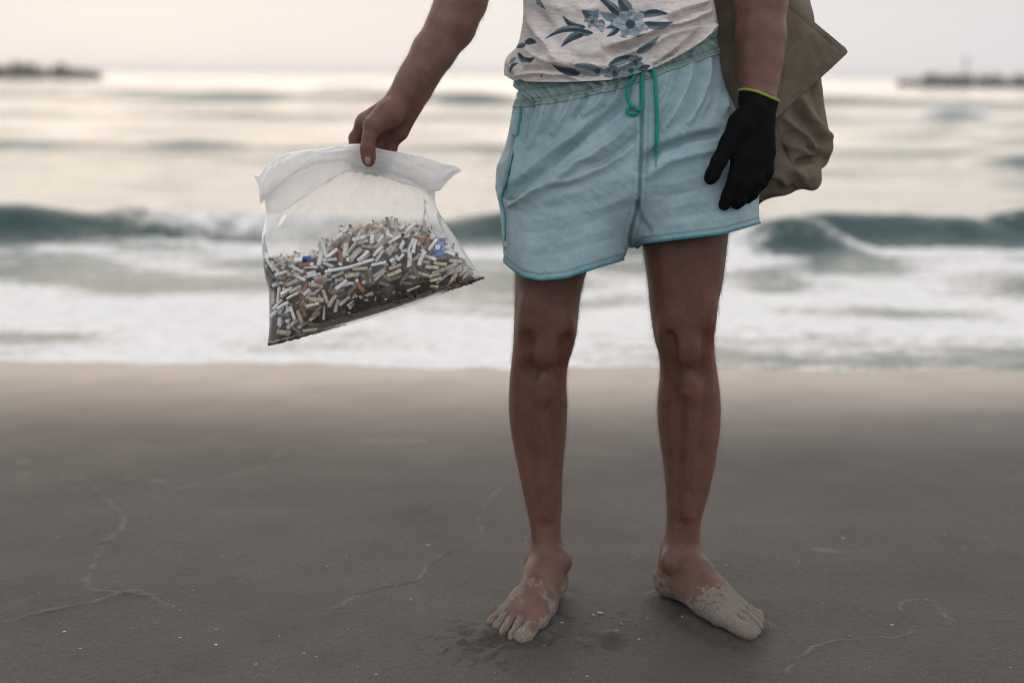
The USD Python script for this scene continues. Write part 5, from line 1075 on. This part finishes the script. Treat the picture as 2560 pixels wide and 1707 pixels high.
tag(part('tobacco_debris', (np.vstack(fl_v), np.vstack(fl_f)), 'tobacco', smooth=False), 'brown tobacco shreds and ash scattered among the bagged butts', 'debris', kind='stuff')
print('butts', len(front), len(rest))
def placed_thing(name, label, cat, c, ax):
    t = thing(name, label, cat); Rm = frame(ax); M = np.eye(4); M[:3, :3] = Rm; M[3, :3] = c; UsdGeom.Xformable(t).AddTransformOp().Set(Gf.Matrix4d(*M.ravel().tolist())); return t
t = placed_thing('bottle_cap', 'dark blue plastic cap lying among the butts at the left', 'cap', cap_c, cap_ax)
part('cap_shell', stub(-.004, .011, .0068, 77, 18, 5, dent=.03), 'blue_plastic', t, smooth=40); part('white_stem', stub(-.020, -.004, .0045, 78, 14, 4, dent=.03), 'white_paper', t, smooth=40)
t = placed_thing('plastic_stick', 'long thin white plastic stick lying across the butts', 'stick', stick_c, stick_ax); part('shaft', stub(-.047, .046, .0031, 79, 12, 12, dent=.03), 'white_paper', t, smooth=40); part('open_end', stub(.0455, .047, .0026, 80, 12, 3), 'grey_paper', t, smooth=40)
# crumpled blue wrapper, dry leaf, twig, clear lid
def crumple(w, h, amp, seed, n=16):
    a, b = np.meshgrid(np.linspace(-w, w, n), np.linspace(-h, h, n)); q = np.stack([a * 160, b * 160, a * 0 + seed], -1).reshape(-1, 3)
    d = np.stack([meshkit.fbm(q, 3, seed + k) - .5 for k in range(3)], -1) * amp; v = np.stack([a.ravel(), b.ravel() * 0, b.ravel()], -1) + d * [.8, 1.4, .8]; return solid(v, grid_faces(n, n), .0004)
paper_mat('blue_wrapper', (.10, .26, .52), (.62, .66, .70), .15); paper_mat('dry_leaf', (.20, .085, .025), (.05, .022, .010), .3); paper_mat('twig_bark', (.06, .045, .032), (.03, .02, .015), .2)
i, _ = uv_at(1300, 830); t = thing('wrapper', 'crumpled blue and white wrapper near the bag right edge', 'wrapper', Z1(1300, 830, YB - tt[i] + .006)); part('film', crumple(.011, .017, .010, 31), 'blue_wrapper', t); part('label_dot', trimesh.creation.cylinder(.0048, .0008, sections=20, transform=trimesh.transformations.rotation_matrix(np.pi / 2, [1, 0, 0]) @ trimesh.transformations.translation_matrix([-.002, .001, .0062])), 'white_paper', t, smooth=30)
i, _ = uv_at(440, 1190); t = thing('dry_leaf', 'crumpled brown dry leaf among the butts in the lower left', 'leaf', Z1(440, 1185, YB - tt[i] + .0035)); part('blade', crumple(.016, .013, .011, 41), 'dry_leaf', t); part('midrib', tube_mesh([(-.017, -.002, -.004), (0, -.0035, 0), (.017, -.002, .005)], .0007, 6), 'twig_bark', t)
a, b = uv_at(815, 1035)[0], uv_at(950, 905)[0]; t = thing('twig', 'thin dark twig lying aslant over the butts', 'twig'); pts = catmull([Z1(812, 1036, YB - tt[a] + .0005), Z1(880, 975, YB - tt[a] + .0004), Z1(952, 903, YB - tt[b] + .0005)], 14); part('stem', tube_mesh(pts, np.linspace(.0009, .0005, 14), 6), 'twig_bark', t); part('side_twig', tube_mesh([pts[6], pts[6] + [.006, -.0005, .001], pts[6] + [.011, 0, .003]], .0004, 5), 'twig_bark', t)
i, _ = uv_at(460, 812); t = thing('round_lid', 'round clear plastic lid inside the bag above the butts', 'lid', Z1(462, 822, YB - tt[i] + .004))
an = np.linspace(0, 2 * np.pi, 49)[:-1]; ring = np.stack([.0215 * np.cos(an), 0 * an, .0215 * np.sin(an)], -1); m = closed_tube(ring + [0, 1e-5, 0], .0009, 6); part('rim', m, 'clear_plastic', t, attrs=dict(haze=np.full(len(m.vertices), .45)))
dd_ = trimesh.creation.cylinder(.021, .0008, sections=40, transform=trimesh.transformations.rotation_matrix(np.pi / 2, [1, 0, 0])); part('disc', dd_, 'clear_plastic', t, smooth=30, attrs=None)

# ------------------------------------------------------------------ the canvas shoulder bag
material('canvas', {
    'g': ('geometry', {}), 'n': ('noise_texture', dict(scale=13.0, detail=6.0, roughness=.65)), 'f': ('noise_texture', dict(scale=900.0, detail=2.0)), 'r': ('rgb_ramp', dict(ramp=[(.28, (.088, .069, .048)), (.5, (.142, .114, .082)), (.72, (.205, .170, .128))])),
    'fr': ('rgb_ramp', dict(ramp=[(.3, (.75, .75, .75)), (.7, (1.2, 1.2, 1.2))])), 'm': ('mix_color', dict(blend_type='multiply', fac=.8, use_clamp=False)), 'b': ('bump', dict(distance=.0007, strength=.5)), 'p': ('principled_bsdf', dict(roughness=.9, specular_ior_level=.2)),
}, [('g.position', 'n.vector'), ('g.position', 'f.vector'), ('n.fac', 'r.fac'), ('f.fac', 'fr.fac'), ('r.color', 'm.a'), ('fr.color', 'm.b'), ('m.result', 'p.base_color'), ('f.fac', 'b.height'), ('b.normal', 'p.normal')], 'p.BSDF')
sb = thing('shoulder_bag', 'worn brown canvas shoulder bag hanging behind the gloved hand', 'bag')
K = Field((0.33, 2.76, 0.76), (0.70, 3.06, 1.34), 0.003)
BS = [(-140, 1650, 1790, 2.90, .03), (-60, 1640, 1840, 2.90, .05), (60, 1645, 1872, 2.90, .060), (150, 1650, 1880, 2.90, .064), (200, 1655, 1887, 2.90, .067), (250, 1660, 1895, 2.90, .070), (310, 1668, 1905, 2.90, .072), (345, 1675, 1907, 2.90, .072), (372, 1680, 1900, 2.90, .068), (395, 1690, 1872, 2.90, .058), (425, 1700, 1840, 2.895, .045), (450, 1710, 1770, 2.89, .028), (468, 1720, 1745, 2.89, .006)]
K.tube([st(*r) for r in BS], .012, 2.3)
K.cone(Dp(1790, 395, 2.855), Dp(1856, 404, 2.850), .030, .026, .022); K.ell(Dp(1868, 420, 2.85), (.012, .02, .014), .015); K.cone(Dp(1730, 440, 2.87), Dp(1800, 425, 2.86), .014, .02, .02)
kv, kf = K.mesh(); del K
kv = relax(kv, kf, 5); kn = vnormals(kv, kf)
S5 = lambda pts: P_(pts, 1660, 160, .2551)
KF = [(S5([(1340, 300), (1430, 480), (1540, 640), (1610, 760)]), 9, .008), (S5([(1460, 200), (1520, 400), (1590, 560), (1640, 680)]), 8, -.008, .3), (S5([(1270, 370), (1360, 560), (1480, 700), (1560, 830)]), 10, -.006),
      (S5([(1180, 480), (1300, 640), (1440, 750), (1500, 900), (1470, 950)]), 9, .007), (S5([(1510, 830), (1500, 920), (1440, 940), (1280, 1000)]), 6, -.011, .3), (S5([(1160, 750), (1290, 700), (1420, 800), (1480, 900)]), 8, -.005), (S5([(1200, 830), (1330, 830), (1440, 920)]), 9, .005),
      (S5([(1090, 560), (1150, 720), (1210, 880), (1280, 1040)]), 2.5, -.003), (S5([(1260, 1010), (1330, 1080), (1420, 1130)]), 9, .005), (S5([(1100, 1180), (1220, 1240), (1300, 1200)]), 7, -.005), (S5([(1350, 1230), (1450, 1210), (1500, 1150)]), 6, -.004), (S5([(1000, 1100), (1150, 1120), (1220, 1230)]), 8, .004), (S5([(1600, 640), (1630, 800), (1600, 930)]), 8, .005)]
kv = kv + kn * (folds(kv, kn, [(p, w, h * 1.5, *k) for p, w, h, *k in KF]) + .005 * (meshkit.fbm(kv * 26, 4, 8) - .5))[:, None]
part('pouch', (kv, kf), 'canvas', sb)
import shapely
def sheet(poly, Yf, th, seed, curve):
    pg = shapely.Polygon(poly); x0, y0, x1, y1 = pg.bounds; n = 90; gx_, gy_ = np.meshgrid(np.linspace(x0 - 4, x1 + 4, n), np.linspace(y0 - 4, y1 + 4, n)); P2 = np.c_[gx_.ravel(), gy_.ravel()]
    sd = shapely.distance(shapely.points(P2), pg.exterior) * np.where(shapely.contains_xy(pg, P2[:, 0], P2[:, 1]), 1, -1)
    Yv = Yf(P2); Yv = Yv - .0016 * np.exp(-((sd - 10) / 3) ** 2) * 0 + .0025 * np.exp(-((sd - 14) / 2.0) ** 2) + curve * (meshkit.fbm(np.c_[P2 / 90, P2[:, :1] * 0], 3, seed) - .5) + .003 * np.exp(-np.clip(sd, 0, None) / 7.0)
    v = np.array([at(x, y, Y) for (x, y), Y in zip(P2, Yv)]); v, f, _ = clip(v, grid_faces(n, n), sd / 500); return solid(v, f, th)
fl = sheet([(1742, -170), (1770, -170), (1964, -2), (2114, 124), (2117, 132), (1939, 296), (1862, 374), (1850, 374), (1742, 180)], lambda p: 2.806 + .00022 * np.clip(p[:, 0] - 1880, 0, None) + .000000 * p[:, 1], .004, 5, .016)
part('flap', fl, 'canvas', sb)
stp = catmull([Dp(1650, -140, 2.875), (CX + .17, 2.80, 1.42), (CX + .13, 2.76, 1.503), (CX + .07, 2.86, 1.512), (CX + .04, 2.95, 1.40), (CX + .10, 2.95, 1.25), Dp(1700, -120, 2.93)], 60)
part('strap', tube_mesh(stp, .018, 10, (.18, 1.0)), 'canvas', sb)

# ------------------------------------------------------------------ bits of shell on the sand
paper_mat('shell', (.62, .58, .52), (.40, .34, .28), .2)
sh0 = None
for k, (px, py, sz) in enumerate([(1500, 1532, .0075), (1482, 1535, .005), (1640, 1460, .004), (1706, 1540, .003), (1818, 1415, .003), (1360, 1615, .003), (1553, 1560, .0035), (1541, 1575, .004), (1815, 1415, .0022), (1598, 1594, .003), (815, 1416, .006), (540, 1611, .005), (760, 1633, .003), (1070, 1359, .004), (160, 1572, .004), (200, 1612, .003), (790, 1642, .003), (450, 1590, .003), (1240, 1688, .003), (1468, 1690, .003), (386, 1552, .003), (2230, 1560, .004), (2108, 1345, .004), (1405, 1553, .004), (940, 1690, .003), (640, 1660, .0025), (300, 1480, .0025)]):
    c = gd(px, py, .001); x = UsdGeom.Xform.Define(stage, numbered('/World', 'shell_fragment')); a = rng.uniform(0, 6.28)
    i = np.argmin(((sand_v[:, :2] - c[:2]) ** 2).sum(1)); M = np.eye(4); M[:3, :3] = np.array([[math.cos(a), math.sin(a), 0], [-math.sin(a), math.cos(a), 0], [0, 0, 1]]) * sz; M[3, :3] = [c[0], c[1], sand_v[i, 2] + sz * .22]
    x.AddTransformOp().Set(Gf.Matrix4d(*M.ravel().tolist()))
    wh = 'between the two bare feet' if 1400 < px < 1720 and py > 1450 else 'beside the toes of the bare foot at the right' if px >= 1720 and px < 2000 else 'close to the toes of the left hand foot' if px > 1200 and px <= 1400 else 'near the right edge of the beach' if px >= 2000 else 'on bare sand at the bottom left' if px < 700 and py > 1500 else 'on open sand left of the person'
    tag(x, ('pale' if sz < .0045 else 'larger white') + ' shell fragment ' + wh, 'shell', ('pale' if sz < .0045 else 'larger white') + ' shell fragments ' + wh)
    if sh0 is None:
        sh0 = x.GetPrim(); m = trimesh.creation.icosphere(2); v = m.vertices * [1, .62, .32]; v[:, 2] = np.abs(v[:, 2]) * .9 - .1; m.vertices = v * (1 + .25 * (meshkit.fbm(v * 2.5, 3, 3)[:, None] - .5)); part('shard', m, 'shell', x, smooth=60)
    else: x.GetPrim().GetReferences().AddInternalReference(sh0.GetPath()); x.GetPrim().SetInstanceable(True)

# ------------------------------------------------------------------ evening haze over the water
hz_mat = usdkit.material(stage, '/World/Looks/evening_haze', {'v': ('principled_volume', dict(color=(.97, .95, .94), density=.0005, anisotropy=.45))}, [], volume='v.volume')
lo_, hi_ = np.minimum(sand_v.min(0), P_SEA.min(0)) - [50, 50, 1.0], np.maximum(sand_v.max(0), P_SEA.max(0)) + [50, 50, 0]; hi_[2] = 6.0
tag(part('haze', trimesh.creation.box(bounds=[lo_, hi_]), hz_mat, smooth=False), 'thin evening haze lying over the beach and sea', kind='stuff')
